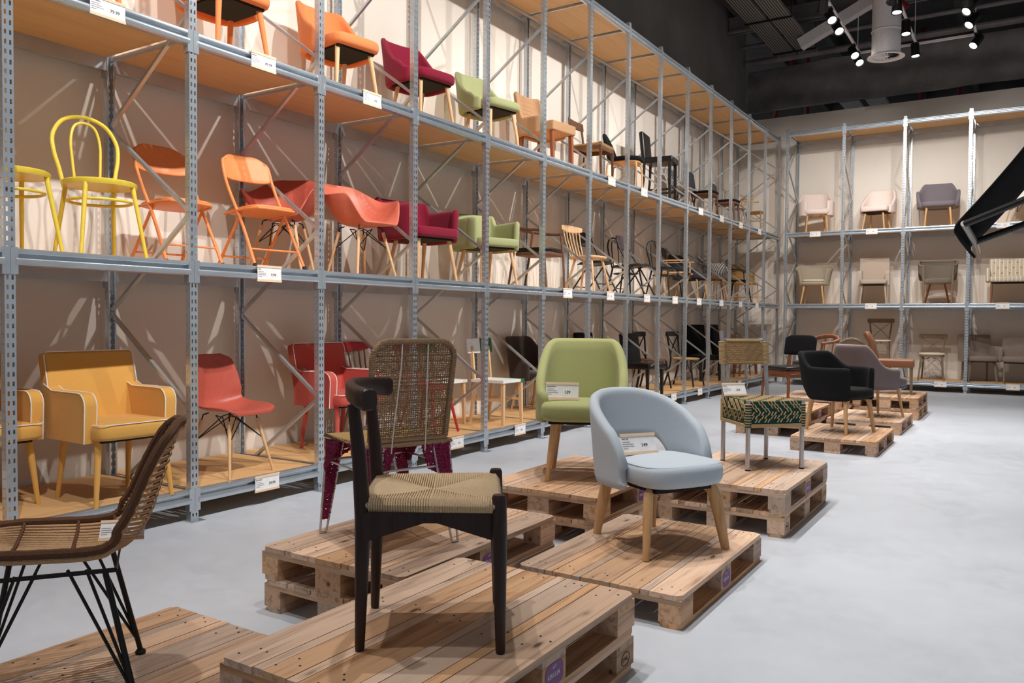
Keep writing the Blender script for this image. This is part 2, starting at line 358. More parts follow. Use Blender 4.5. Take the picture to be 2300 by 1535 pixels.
# small service pipes and boxes seen over the white back wall
for i, (x0, z0, x1, z1, y, lab) in enumerate([(-5.3, 5.6, -4.6, 7.9, 19.6, 'red pipe dropping behind the left end of the white back wall'), (-4.55, 5.5, -4.55, 7.9, 20.2, 'thin red pipe standing left of the two ceiling panels'), (-2.1, 5.5, -2.1, 7.9, 20.4, 'red pipe beyond the middle of the white back wall'), (-1.35, 5.5, -1.35, 7.9, 20.4, 'red pipe to the right of its twin beyond the back wall'), (-2.5, 7.62, -1.9, 6.85, 15.9, 'red pipe slanting behind the round white duct'), (1.3, 5.5, 1.3, 7.9, 19.9, 'red pipe near the right edge of the picture')]):
    tag(obj('fire_pipe', B().tube([(x0, y, z0), (x1, y, z1)], .05, 10), 'red_pipe'), lab, 'pipe', 'red fire pipes')
for i, (x, lab) in enumerate([(-3.55, 'square ribbed ceiling panel beyond the wall, left of two'), (-3.0, 'square ribbed ceiling panel beyond the wall, right of two')]):
    t = thing('ceiling_panel', lab, 'ceiling panel', (x, 20.4, 6.35), 0, 'ceiling panels beyond the wall')
    obj('panel', B().box(-.22, .22, -.5, .5, 0, .04), 'tray_metal', t, 0)
    rb = B().box(-.2, .2, -.012, .012, -.012, 0).mesh('rib', 'white_paint', 0)
    for k in range(9): link('rib', rb, t, (0, -.44+k*.11, 0))
    obj('hanger', B().tube([(0, 0, 0), (0, 0, 1.54)], .01, 6), 'black_metal', t)
tag(obj('steel_beam', B().beam((-4.6, 20.8, 6.0), (-2.9, 21.6, 5.75), .25, .18).beam((-.6, 20.5, 5.75), (1.6, 20.5, 6.9), .18, .18), 'tray_metal', None, 0), 'grey steel beams beyond the white back wall', 'beam')
# ---------------------------------------------------------------- lighting tracks and spotlights
TZ = 6.0
def track(x, y0, y1, lab):
    t = thing('light_track', lab, 'light track', (x, 0, TZ), 0, 'lighting tracks')
    obj('rail', B().box(-.018, .018, y0, y1, -.012, .024), 'white_paint', t, 0)
    h = B().tube([(0, 0, .02), (0, 0, 1.89)], .006, 6).mesh('hanger', 'white_paint')
    for y in np.arange(y0+.3, y1, 2.4): link('hanger', h, t, (0, y, 0))
TR = (-2.57, -1.68, -0.80)
track(TR[0], -2, 15.27, 'white lighting track nearest the left rack'); track(TR[1], -2, 15.27, 'white lighting track in the middle of the three'); track(TR[2], -2, 15.27, 'white lighting track farthest to the right')
t = thing('light_track', 'white lighting track crossing the ends of the other three', 'light track', (0, 15.29, TZ), 0, 'lighting tracks')
obj('rail', B().box(-2.57, -.8, 0, .036, -.012, .024), 'white_paint', t, 0)
_hs = B().lathe([(0,.15),(.05,.15),(.066,.14),(.068,.0),(.074,-.06),(.074,-.075),(.062,-.075),(.06,-.055),(0,-.055)], 16).mesh('housing', 'black_metal')
_rg = B().lathe([(.058,-.054),(.062,-.054),(.073,-.08),(.078,-.08),(.078,-.06),(.073,-.05)], 16).mesh('front_ring', 'black_metal')
_ln = B().lathe([(0,-.06),(.059,-.06),(.059,-.056),(0,-.056)], 16).mesh('lens', 'lamp_lens')
_st = B().tube([(0,0,-.01),(0,0,-.07)], .008, 8).box(-.02,.02,-.06,.06,-.03,0).mesh('track_adapter', 'black_metal')
_sl = []
def spot(tr, y, aim, lab, power=1., cone=62, blend=.75, lit=True, rad=.045):
    x = TR[tr]; t = thing('track_spotlight', lab, 'spotlight', (x, y, TZ-.012), 0, 'track spotlights')
    link('track_adapter', _st, t)
    d = (Vector(aim)-Vector((x, y, TZ-.14))).normalized(); q = (-d).to_track_quat('Z', 'Y').to_euler()
    h = link('housing', _hs, t, (0, 0, -.15), q)
    link('front_ring', _rg, h); link('lens', _ln, h)
    ld = bpy.data.lights.new('spot_light', 'SPOT'); ld.energy = LAMP_W*power; ld.color = LAMP_COL; ld.spot_size = R(cone); ld.spot_blend = blend; ld.shadow_soft_size = rad
    lo = bpy.data.objects.new('spot_light', ld); COL.objects.link(lo); lo.location = Vector((x, y, TZ-.16))+d*.10; lo.rotation_euler = q
LAMPS = []
# track farthest right washes the left rack
for i, y in enumerate((.2, 2.0, 3.9, 5.8, 7.7, 9.6, 11.4)): LAMPS.append((2, y, (-5.0, y+(.4 if i % 2 else 1.5), 2.5), 2.15, 80))
# middle and left tracks light the floor, the pallets and the back rack
for i, y in enumerate((.2, 1.5, 3.0, 4.4, 6.0, 8.6, 9.9, 11.6)): LAMPS.append((0, y, (-1.4+.3*(i % 2), y+.5, .3), .15 if y < 1 else (1.0 if y < 2 else (1.2 if y < 4 else 1.2)), 62))
for i, y in enumerate((1.0, 3.2, 4.9, 6.4, 8.0, 9.2, 11.4)): LAMPS.append((1, y, (.9 if y < 4 else (.5 if i % 2 else -.2), y+1.1, 0), 0.7 if y < 2 else 1.0, 66 if y < 4 else 76))
for i, (tr, y, ax) in enumerate(((0, 12.3, -4.2), (1, 12.5, -3.0), (2, 13.1, -1.6), (2, 11.7, -.3), (1, 10.6, -1.9))): LAMPS.append((tr, y, (ax, 17.4, 2.3), 1.15, 66))
for i, (tr, y, aim, pw, cn) in enumerate(sorted(LAMPS, key=lambda q: (q[0], q[1]))):
    spot(tr, y, aim, 'black spotlight on the %s lighting track, above the top edge of the picture' % ('left', 'middle', 'right')[tr], pw, cn)
# the spots that show in the picture, at the far end of the tracks
for tr, u, v, aim, k in ((0,1868,30,(.2,9,0),0),(0,1880,56,(.4,9.6,0),1),(0,1917,112,(.3,10.4,0),2),(0,1930,128,(.6,11,0),3),(1,2014,8,(-1.6,12,0),0),(1,2033,58,(-1.5,13,0),1),(1,2023,127,(-1.2,14.6,0),2),(2,2182,8,(-4.2,10,.6),0),(2,2184,40,(-4.2,10.8,.6),1),(2,2190,94,(-4.0,11.6,.4),2)):
    p = on(u, v, 2, TZ-.1)
    spot(tr, min(15.2, p[1]), aim, 'black lit spotlight at the far end of the %s track, %s' % (('left', 'middle', 'right')[tr], ('highest in the picture', 'second from the top', 'third from the top', 'lowest in the picture')[k]), .5, 62)

for i, (z, rr, lab) in enumerate(((6.98, .07, 'dark grey pipe running just above the crumpled duct'), (7.25, .045, 'thin dark grey pipe crossing higher above the crumpled duct'))):
    t_ = thing('service_pipe', lab, 'pipe', (0, 18.0-.3*i, z)); obj('pipe', B().tube([(-5.38, 0, 0), (6, 0, 0)], rr, 10), 'dark_duct', t_)
    hb = B().tube([(0, 0, 0), (0, 0, 7.9-z)], .012, 6).mesh('hanger', 'black_metal')
    for x in (-4.5, -2.2, .1, 2.4): link('hanger', hb, t_, (x, 0, 0))
# ---------------------------------------------------------------- racking
UW, UD, UH = .055, .045, 5.146
def upright_mesh():
    b = B(); rows = []; z = 0.
    while z < UH-.05: rows += [(z, z+.026, 0), (z+.026, z+.05, 1)]; z += .05
    rows.append((z, UH, 0))
    def face(cols, fn):
        for (z0, z1, hz) in rows:
            for (c0, c1, hc) in cols:
                if hz and hc: continue
                b.add([fn(c0, z0), fn(c1, z0), fn(c1, z1), fn(c0, z1)], [(0,1,2,3)])
    face([(0,.010,0),(.010,.020,1),(.020,.035,0),(.035,.045,1),(.045,UW,0)], lambda c, z: (0, c, z))
    rows2 = []
    z = 0.
    while z < UH-.05: rows2 += [(z, z+.042, 0), (z+.042, z+.05, 1)]; z += .05
    rows2.append((z, UH, 0)); rows[:] = rows2
    sc = [(0,.012,0),(.012,.018,1),(.018,.030,0),(.030,.035,1),(.035,UD,0)]
    face(sc, lambda c, z: (-c, 0, z)); face(sc, lambda c, z: (-c, UW, z))
    for y0, y1 in ((0, .012), (UW-.012, UW)): b.add([(-UD,y0,0),(-UD,y1,0),(-UD,y1,UH),(-UD,y0,UH)], [(0,1,2,3)])
    return b.mesh('upright', 'galvanised', 0)
UPM = upright_mesh()
FPM = B().box(-.075, .045, -.02, UW+.02, 0, .006).box(-UD+.003, -.003, .003, UW-.003, .006, .03).mesh('foot_plate', 'galvanised', 0)
def beam_mesh(L):
    prof = [(-.045,0),(-.006,0),(-.001,-.003),(.001,-.010),(.001,-.022),(-.003,-.027),(-.028,-.031),(-.028,-.045),(-.003,-.049),(.007,-.052),(.010,-.058),(.010,-.078),(.006,-.086),(-.004,-.090),(-.045,-.090)]
    return B().prism(prof, 0, L, 1).mesh('beam', 'galvanised', 30)
BMM = beam_mesh(BAY-UW); BMB = beam_mesh(BAYB-UW)
def conn_mesh(side):
    b = B()
    y0, y1 = (-.0265, .012) if side == 0 else (-.012, .0265)
    b.box(.0006, .0046, y0, y1, -.135, .006)
    ys = (.001, .005) if side == 0 else (-.005, -.001); b.box(-.05, .002, ys[0], ys[1], -.135, .004)
    for zz in (-.02, -.105): b.box(.0046, .0056, (y0+y1)/2-.004-(.006 if side == 0 else -.006), (y0+y1)/2+.001-(.006 if side == 0 else -.006), zz-.012, zz)
    return b.mesh('connector', 'galvanised', 0)
CN = (conn_mesh(0), conn_mesh(1))
def chan(p0, p1):
    b = B(); b.beam(p0, p1, .022, .026, up=(0,1,0)); return b.mesh('brace', 'galvanised', 0)
DR = XR-XL                                      # -0.888: aisle edge of the rear upright
FR = [.694+1.252*k for k in range(4)]; RE = [.066, 1.318, 2.57, 3.822, 5.05]
BR = []
for k in range(4): BR += [chan((DR-.02, UW/2, RE[k]), (-.025, UW/2, FR[k])), chan((-.025, UW/2, FR[k]), (DR-.02, UW/2, RE[k+1]))]
HZ = [B().box(DR-.02, -.02, UW/2-.008, UW/2+.008, z-.014, z+.014).mesh('cross_bar', 'galvanised', 0) for z in (.185, 3.035, 5.06)]
def rack(name, label, loc, yaw, k0, k1, bay, bm):
    t = thing(name, label, 'shelving rack', loc, yaw); L = bay-UW
    bd = B().box(-.985, -.018, .003, L-.003, -.022, -.004).mesh('shelf_board', 'shelf_board', 0)
    for k in range(k0, k1+1):
        y = k*bay
        u = link('upright', UPM, t, (0, y, 0)); link('foot_plate', FPM, u)
        u = link('upright', UPM, t, (DR-UD, y+UW, 0), (0, 0, PI)); link('foot_plate', FPM, u)
        for m in BR: link('brace', m, t, (0, y, 0))
        for m in HZ: link('cross_bar', m, t, (0, y, 0))
        if k == k1: break
        for z in LEV:
            f = link('beam', bm, t, (0, y+UW, z)); link('connector', CN[0], f, (0, 0, 0)); link('connector', CN[1], f, (0, L, 0))
            f = link('beam', bm, t, (DR-UD, y+bay, z-.022), (0, 0, PI)); link('connector', CN[0], f, (0, 0, 0)); link('connector', CN[1], f, (0, L, 0))
            link('shelf_board', bd, t, (0, y+UW, z))
    return t
rack('shelving_rack', 'long galvanised steel rack with tan boards along the left wall', (XL, Y0, 0), 0, -2, 14, BAY, BMM)
rack('shelving_rack', 'galvanised steel rack with tan boards along the back wall', (XB0, YB, 0), -90, 0, 6, BAYB, BMB)
# ---------------------------------------------------------------- lettering
_tx = {}
def text_mesh(s, size, mat='ink', bold=False):
    key = (s, size, mat)
    if key in _tx: return _tx[key]
    cu = bpy.data.curves.new('lettering', 'FONT'); cu.body = s; cu.size = size; cu.extrude = .0002; cu.resolution_u = 2
    if bold: cu.offset = size*.018
    o = bpy.data.objects.new('tmp', cu); COL.objects.link(o); dg = bpy.context.evaluated_depsgraph_get(); dg.update()
    m = bpy.data.meshes.new_from_object(o.evaluated_get(dg)); bpy.data.objects.remove(o)
    for v in m.vertices: x, y, z = v.co; v.co = (z, x, y)
    m.materials.clear(); m.materials.append(MAT[mat]); m.name = 'lettering'; _tx[key] = m
    return m
SW, SH = .21, .112
_card = B().box(-.0008, .0008, -SW/2+.002, SW/2-.002, .006, SH-.006).mesh('card', 'card', 0)
_strip = B().box(-.004, .004, -SW/2, SW/2, -.008, .008).mesh('wood_strip', 'sign_wood', 0)
_lines = {}
def sign(label, loc, yaw, price, title=None, lean=0., sc=1., detail=True, group='price signs on the racks'):
    t = thing('price_sign', label, 'price sign', loc, yaw, group, sc); t.rotation_euler = (0, -R(lean), R(yaw))
    link('card', _card, t); link('wood_strip', _strip, t, (0, 0, .008)); link('wood_strip', _strip, t, (0, 0, SH-.008))
    if price: link('lettering', text_mesh(price, .026, 'ink', True), t, (.0012, .012, .04))
    if detail:
        if title: link('lettering', text_mesh(title, .012, 'ink', True), t, (.0012, -SW/2+.008, SH-.033))
        n = len(title or 'xxxx')
        if n not in _lines:
            b = B()
            for k, wd in enumerate((.045, .062, .056+.002*n, .03)): b.box(0, .0003, 0, wd, -.011*k-.004, -.011*k)
            _lines[n] = b.mesh('small_print', 'ink_grey', 0)
        link('small_print', _lines[n], t, (.0012, -SW/2+.008, SH-.042))
    return t
def rack_sign(u, v, lev, price, title, label, detail=True):
    p = on(u, v, 0, XL+.012); return sign(label, (XL+.014, p[1], LEV[lev]-.105), 0, price, title, detail=detail)
for u, v, lev, price, ti, lab in [
    (242, 22, 2, '79.99', 'MITCHELL', 'price card reading 79.99 on the top shelf at far left'), (592, 138, 2, '89.99', 'MOSES', 'price card reading 89.99 under the orange chair with orange legs'),
    (836, 218, 2, '199', 'LUCIA', 'price card reading 199 under the orange chair with pale wooden legs'), (605, 621, 1, '9.99', 'FIDE', 'price card reading 9.99 under the near orange folding chair'),
    (600, 1088, 0, '39.99', 'EDWARD', 'price card reading 39.99 under the red shell chair on the lowest shelf'), (1026, 996, 0, '119', 'SANNE', 'price card on the lowest shelf partly behind the woven jute chair'),
    (1168, 968, 0, '99', 'LEA', 'price card under the chair with a white and green seat'), (1277, 948, 0, '129', 'ODA', 'price card on the lowest shelf behind the leg of the green chair')]:
    rack_sign(u, v, lev, price, ti, lab)
def ordn(k): return ('first', 'second', 'third', 'fourth', 'fifth', 'sixth', 'seventh', 'eighth')[k]
for k, (u, v) in enumerate([(1374,403),(1447,428),(1574,470),(1621,489),(1664,503),(1706,517)]): rack_sign(u, v, 2, '99', None, 'small price card on the far upper shelf edge, %s from the seagrass chair' % ordn(k))
for k, (u, v) in enumerate([(1275,661),(1371,665),(1453,670),(1516,675),(1570,679),(1620,683),(1663,686),(1700,688)]): rack_sign(u, v, 1, '79', None, 'small price card on the middle shelf edge, %s from the walnut armchair' % ordn(k))
for k, (u, v) in enumerate([(1513,893),(1572,882),(1661,860)]): rack_sign(u, v, 0, '89', None, 'small price card on the lowest shelf edge under black chairs, %s along' % ordn(k))
for k, (u, v, lev, lab) in enumerate([(1831,523,2,'price card on the back rack under the pink armchair'),(1958,517,2,'price card on the back rack under the pink armless chair'),(2254,505,2,'price card on the back rack behind the black sling'),(1956,688,1,'price card on the back rack under the beige fabric armchair'),(2252,688,1,'price card on the back rack under the striped tufted chair'),(2112,864,0,'price card on the back rack under the cross-back chair with cushion'),(2275,872,0,'price card on the back rack under the quilted grey chair')]):
    p = on(u, v, 1, YB-.012); sign(lab, (p[0], YB-.014, LEV[lev]-.105), -90, '99', None)
# ---------------------------------------------------------------- pallets (1200 x 800 x 144 mm)
def board_mesh(wx, ly, th, name, mat, cut=0., cs=(1,1)):
    b = B()
    if not cut: b.box(-wx/2, wx/2, -ly/2, ly/2, 0, th)
    else:   # clipped outer corners on the +x (cs[0]) or -x (cs[1]) side
        c = cut; P = []
        P += [(wx/2, -ly/2+c), (wx/2, ly/2-c), (wx/2-c, ly/2)] if cs[0] else [(wx/2, -ly/2), (wx/2, ly/2)]
        P += [(-wx/2+c, ly/2), (-wx/2, ly/2-c), (-wx/2, -ly/2+c), (-wx/2+c, -ly/2)] if cs[1] else [(-wx/2, ly/2), (-wx/2, -ly/2)]
        P += [(wx/2-c, -ly/2)] if cs[0] else []
        b.prism(P, 0, th)
    return b.mesh(name, mat, 0)
TOPW = [.142, .039, .097, .039, .142, .039, .097, .039, .142]
_tb = {}
for i, wv in enumerate(TOPW):
    _tb[i] = board_mesh(wv, 1.2, .022, 'deck_board', 'pallet_wood', .022 if i in (0, 8) else 0, (i == 8, i == 0))
_sb = board_mesh(.8, .145, .022, 'stringer_board', 'pallet_side'); _bb = {.1: board_mesh(.1, 1.2, .022, 'base_board', 'pallet_wood', .02, (1, 1)), .145: board_mesh(.145, 1.2, .022, 'base_board', 'pallet_wood')}
_bk = {wv: B().box(-wv/2, wv/2, -.0725, .0725, 0, .078).mesh('block', 'pallet_wood', 0) for wv in (.1, .145)}
_nb = B(); rn = random.Random(3)
for i, xc in enumerate((-.33, -.18, 0, .18, .33)):
    for yc in (-.53, 0, .53):
        for (dx, dy) in ((-.03, -.03), (.03, .02), (-.01, .04)):
            x, y = xc+dx+rn.uniform(-.01, .01), yc+dy+rn.uniform(-.012, .012); _nb.lathe([(0, .0006), (.0042, .0006), (.0042, 0), (0, 0)], 6, (x, y, 0))
_nm = _nb.mesh('nail_heads', 'ink', 0)
def plaque():
    P = [(.056*math.copysign(abs(math.cos(a))**.6, math.cos(a)), .0375*math.copysign(abs(math.sin(a))**.55, math.sin(a))) for a in np.linspace(0, 2*PI, 29)[:-1]]
    return B().prism(P, 0, .0012, 0).mesh('purple_label', 'purple', 0)
_pl = plaque(); _chev = B().prism([(-.012, .020), (.012, .026), (.012, .029), (-.012, .024)], .0012, .0018, 0).mesh('label_mark', 'purple_white', 0)
_ring = B().tube([(0, .035*math.cos(a), .024*math.sin(a)) for a in np.linspace(0, 2*PI, 25)[:-1]], .0016, 4, True).mesh('stamp_ring', 'stamp', 0)
def pallet(x, y, z, label, logo=True, stamp=None, yaw=0.):
    t = thing('wooden_pallet', label, 'pallet', (x-.4, y+.6, z), yaw, 'wooden display pallets')
    xx = -.4
    for i, wv in enumerate(TOPW):
        o = link('deck_board', _tb[i], t, (xx+wv/2, rn.uniform(-.004, .004), .122-(rn.uniform(0, .0012)))); xx += wv+.003
    for yy in (-.5275, 0, .5275): link('stringer_board', _sb, t, (0, yy, .1))
    for xv, wv in ((-.35, .1), (0, .145), (.35, .1)):
        link('base_board', _bb[wv], t, (xv, 0, 0))
        for yy in (-.5275, 0, .5275):
            o = link('block', _bk[wv], t, (xv, yy, .022))
            if logo and xv == .35 and yy == 0:
                link('purple_label', _pl, o, (.0502, 0, .039)); link('label_mark', _chev, o, (.0502, 0, .039)); link('lettering', text_mesh('KIRULIA', .021, 'purple_white', True), o, (.0518, -.043, .032))
            if stamp and xv == .35 and yy == stamp*.5275:
                link('stamp_ring', _ring, o, (.0505, 0, .039)); link('lettering', text_mesh('EPAL', .022, 'stamp', True), o, (.0508, -.026, .031))
    o = link('nail_heads', _nm, t, (0, 0, .1442)); o['kind'] = 'stuff'
    return t
PALS = dict(A=(-1.198, 1.533, 2), B=(-2.014, 2.381, 2), C=(-1.185, 3.177, 1), D=(-1.182, 4.868, 2), E=(-2.0, 4.06, 2), F=(-1.181, 8.314, 1), G=(-1.186, 10.069, 1), H=(-1.182, 11.75, 2), I=(-2.0, 9.19, 2), J=(-2.03, .76, 1), K=(-2.0, 10.95, 2), L=(-1.995, 12.3, 1))
PLAB = dict(A='pallet under the dark wooden chair with the rush seat', B='pallet under the woven jute and pink cord chair', C='single pallet under the pale blue chair', D='pallet under the aluminium chair with green and tan cord', E='pallet under the green upholstered chair', F='single pallet under the black armchair', G='single pallet under the mauve armchair', H='pallet under the brown leather chair', I='pallet under the wooden chair with black cushions', J='single pallet under the rattan chair at lower left', K='pallet under the far wooden armchair', L='single pallet under the oval-back chair')
for k, (x, y, n) in PALS.items():
    for i in range(n):
        lab = PLAB[k] if n == 1 else ('upper ' if i == n-1 else 'lower ')+PLAB[k]+(', resting on another' if i == n-1 else ', standing on the floor')
        pallet(x-(0 if i == n-1 else .006*((ord(k) % 3)-1)), y+(0 if i == n-1 else .008), i*.144, lab, i == n-1 or k == 'C', {'A': 1, 'D': -1}.get(k) if i == 0 else None)
# ---------------------------------------------------------------- chair building blocks (every chair faces local +X)
def legs(T, mat, tops, bots, r0, r1, n=10, name='leg', ang=40):
    for a, c in zip(tops, bots): obj(name, B().tube([a, c], [r0, r1], n), mat, T, ang)
def four(xf, yf, xb, yb, z): return [(xf, yf, z), (xf, -yf, z), (xb, yb, z), (xb, -yb, z)]
def wrap(w, d, xc, n, amax, zb, zt, lean=.2, flare=0., nu=41, nv=9, z0=.42):
    P = np.zeros((nu, nv, 3)); am = R(amax)
    for i, s in enumerate(np.linspace(-1, 1, nu)):
        a = s*am; C, Q = math.cos(a), math.sin(a)
        X = -d*math.copysign(abs(C)**(2/n), C); Y = w/2*math.copysign(abs(Q)**(2/n), Q)
        lo, hi = zb(abs(s)), zt(abs(s))
        for j, t in enumerate(np.linspace(0, 1, nv)):
            z = lo+(hi-lo)*t; P[i, j] = (xc+X-lean*(z-z0)*max(0, C)**.7, Y+math.copysign(flare*(z-z0)*abs(Q), Q), z)
    return P
def drop(hi, lo, a, b_): return lambda s: hi-(hi-lo)*sm((s-a)/(b_-a))
def const(v): return lambda s: v
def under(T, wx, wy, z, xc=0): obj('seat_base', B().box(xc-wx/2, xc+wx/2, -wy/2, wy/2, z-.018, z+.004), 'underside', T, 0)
def chair(name, label, loc, yaw, sc=1., cat='chair', group=None): return thing(name, label, cat, loc, yaw, group, sc)
def piping(pts, r=.0034): return B().tube(pts, r, 6)
# --- upholstered chair with a wrapped back that dips to the seat
def uph_side(T, fab, leg, h=.82, w=.50, amax=118, wood_r=(.02, .012), end=.475, seat=(.385, .475), n=3.2, lo=.35, hi=.97, th=.05, d=.22, sd=.47, lean=.22):
    obj('backrest', B().shell(wrap(w, d, -.06, n, amax, const(seat[0]), drop(h, end, lo, hi), lean), th), fab, T, 60)
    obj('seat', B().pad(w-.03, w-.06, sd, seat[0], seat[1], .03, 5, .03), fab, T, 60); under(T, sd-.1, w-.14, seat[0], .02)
    legs(T, leg, four(.17, .16, -.15, .15, seat[0]), four(.22, .205, -.24, .19, 0), *wood_r)
def low_arm(T, fab, leg, hb=.76, ha=.66):
    def zt(s): return hb-(hb-ha)*sm((s-.38)/.12)
    obj('backrest', B().shell(wrap(.60, .24, -.03, 6, 137, const(.40), zt, .16, .05, 61), .06), fab, T, 60)
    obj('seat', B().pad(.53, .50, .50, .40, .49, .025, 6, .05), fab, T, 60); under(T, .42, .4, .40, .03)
    legs(T, leg, four(.2, .18, -.14, .17, .40), four(.26, .23, -.24, .22, 0), .021, .013)
# --- square armchair with contrast piping, legs covered to match
def piped_arm(T, fab, pipe='f_white', h=.87, lean=14, w=.565, pipe_on=True, legmat=None, taper=0.):
    th = R(lean); M = Matrix.Translation((-.20, 0, .44))@Matrix.Rotation(-th, 4, 'Y'); hb = (h-.44)/math.cos(th)
    def fn(x, y, z): return (x, y*(1+taper*(z/hb)), z)
    obj('backrest', B().rbox((0, 0, hb/2), (.085, w-.01, hb), .02, 3, fn, M), fab, T, 60)
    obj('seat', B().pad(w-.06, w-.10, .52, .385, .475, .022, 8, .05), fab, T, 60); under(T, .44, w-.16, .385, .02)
    for s in (-1, 1):
        A = [(-.24, .40), (.21, .36), (.215, .60), (.19, .64), (.14, .655), (-.17, .655), (-.225, .68)]
        A = [(-.235, .37), (.20, .37), (.21, .58)]+[(.21-.07*(1-math.cos(a)), .58+.075*math.sin(a)) for a in (.4, .8, 1.2, PI/2)]+[(-.16, .655), (-.255, .69)]
        ar = obj('arm', B().prism(A, s*(w/2-.035)-.035, s*(w/2-.035)+.035, 1), fab, T, 30)
        if pipe_on: obj('piping', piping([(x, s*(w/2), z) for x, z in A[1:]]), pipe, ar); obj('piping', piping([(x, s*(w/2-.07), z) for x, z in A[1:]]), pipe, ar)
    if pipe_on:
        q = .5*(w-.01); obj('piping', piping([M@Vector((.042, y, z)) for y, z in ((-q, .2), (-q*(1+taper), hb-.02), (-q*(1+taper)+.02, hb), (q*(1+taper)-.02, hb), (q*(1+taper), hb-.02), (q, .2))]), pipe, T)
        obj('piping', piping([(.22, -(w-.075)/2, .476), (.285, -(w-.085)/2, .476), (.305, -(w-.13)/2, .476), (.305, (w-.13)/2, .476), (.285, (w-.085)/2, .476), (.22, (w-.075)/2, .476)]), pipe, T)
    legs(T, legmat or fab, four(.2, .2, -.17, .2, .385), four(.235, .235, -.23, .22, 0), .022, .013)
# --- moulded plastic shells
def shell_side(T, mat, leg, strut='black_metal'):
    pr = [(.235,.425),(.22,.448),(.12,.448),(0,.435),(-.10,.437),(-.165,.475),(-.195,.56),(-.215,.68),(-.235,.79),(-.24,.825)]
    hw = [.15,.205,.23,.235,.232,.23,.23,.225,.20,.13]; lift = [.0,.012,.03,.045,.06,.05,.02,0,0,0]; curl = [0,0,0,0,.01,.04,.07,.06,.04,.01]
    P = np.zeros((21, len(pr)*3-2, 3)); tt = np.linspace(0, len(pr)-1, P.shape[1]); ii = range(len(pr))
    C = [bez([(a, 0, c) for a, c in pr], 3)][0]
    for j, t in enumerate(tt):
        for i, u in enumerate(np.linspace(-1, 1, 21)):
            P[i, j] = (C[j].x+interp(t, ii, curl)*u*u, u*interp(t, ii, hw), C[j].z+interp(t, ii, lift)*u*u)
    obj('seat_shell', B().shell(P, .012), mat, T, 60); dowel_base(T, leg, strut)
def dowel_base(T, leg, strut, z=.425):
    tp, bt = four(.13, .13, -.13, .13, z-.045), four(.21, .205, -.20, .205, 0)
    legs(T, leg, tp, bt, .014, .0095, 10)
    mid = [tuple(a[i]*.62+c[i]*.38 for i in range(3)) for a, c in zip(tp, bt)]; up = [(x*.5, y*.5, z-.02) for x, y, _ in tp]
    for i, j in ((0,1),(1,3),(3,2),(2,0)):
        obj('strut', B().tube([mid[i], ((up[j][0]+up[i][0])/2, (up[j][1]+up[i][1])/2, z-.03), up[j]], .004, 6), strut, T); obj('strut', B().tube([mid[j], up[i]], .004, 6), strut, T)
    for a in tp: obj('mount', B().tube([(a[0], a[1], a[2]), (a[0]*.95, a[1]*.95, z-.012), (a[0]*.75, a[1]*.75, z+.0)], .005, 6), strut, T)
def bowl(T, mat, front=.44, arm=.655, back=.83, rx=.29, ry=.31, zc=.43, th=.014, xc=0., p=3.2, nph=84, nr=12, name='seat_shell'):
    P = np.zeros((nph+1, nr, 3))
    for i in range(nph+1):
        f = 2*PI*i/nph; c, s = math.cos(f), math.sin(f)
        A = abs((f+PI) % (2*PI)-PI)/PI          # 0 front .. 1 back
        rim = front+(arm-front)*sm((A-.14)/.22)+(back-arm)*sm((A-.52)/.40)
        ex = math.copysign(abs(c)**.86, c)*rx; ey = math.copysign(abs(s)**.86, s)*ry
        for j, r in enumerate(np.linspace(.06, 1, nr)):
            z = zc+(rim-zc)*r**p; P[i, j] = (xc+ex*(.25*r+.75*r**.8)-(.10*max(0, -c))*max(0, z-zc), ey*(.25*r+.75*r**.8), z)
    b = B().shell(P, th); n = len(b.v); b.add([(xc+rx*.06*math.cos(a), ry*.06*math.sin(a), zc) for a in np.linspace(0, 2*PI, 13)[:-1]], [tuple(range(12))])
    obj(name, b, mat, T, 60)
def shell_arm(T, mat, leg, strut='black_metal'): bowl(T, mat, .435, .66, .80); dowel_base(T, leg, strut)
# --- bentwood with two loops
def bentwood(T, mat, sr=.205, h=.89, back=True):
    obj('seat', B().lathe([(0,.44),(sr-.03,.438),(sr-.005,.432),(sr,.445),(sr,.458),(sr-.012,.466),(sr-.035,.46),(0,.457)], 36), mat, T, 40)
    if back: obj('backrest', B().tube(bez([(-.16,.145,.43),(-.175,.165,.54),(-.195,.19,.66),(-.215,.185,.76),(-.23,.12,h-.035),(-.235,0,h),(-.23,-.12,h-.035),(-.215,-.185,.76),(-.195,-.19,.66),(-.175,-.165,.54),(-.16,-.145,.43)], 6), .0125, 10), mat, T)
    if back: obj('inner_loop', B().tube(bez([(-.18,.072,.45),(-.195,.082,.60),(-.21,.086,.73),(-.222,.06,.825),(-.226,0,.852),(-.222,-.06,.825),(-.21,-.086,.73),(-.195,-.082,.60),(-.18,-.072,.45)], 6), .0085, 8), mat, T)
    legs(T, mat, four(.13, .135, -.15, .14, .44), four(.195, .19, -.235, .18, 0), .0145, .0105)
    obj('ring_stretcher', B().tube([(.185*math.cos(a)-.01, .175*math.sin(a), .345) for a in np.linspace(0, 2*PI, 33)[:-1]], .009, 8, True), mat, T)
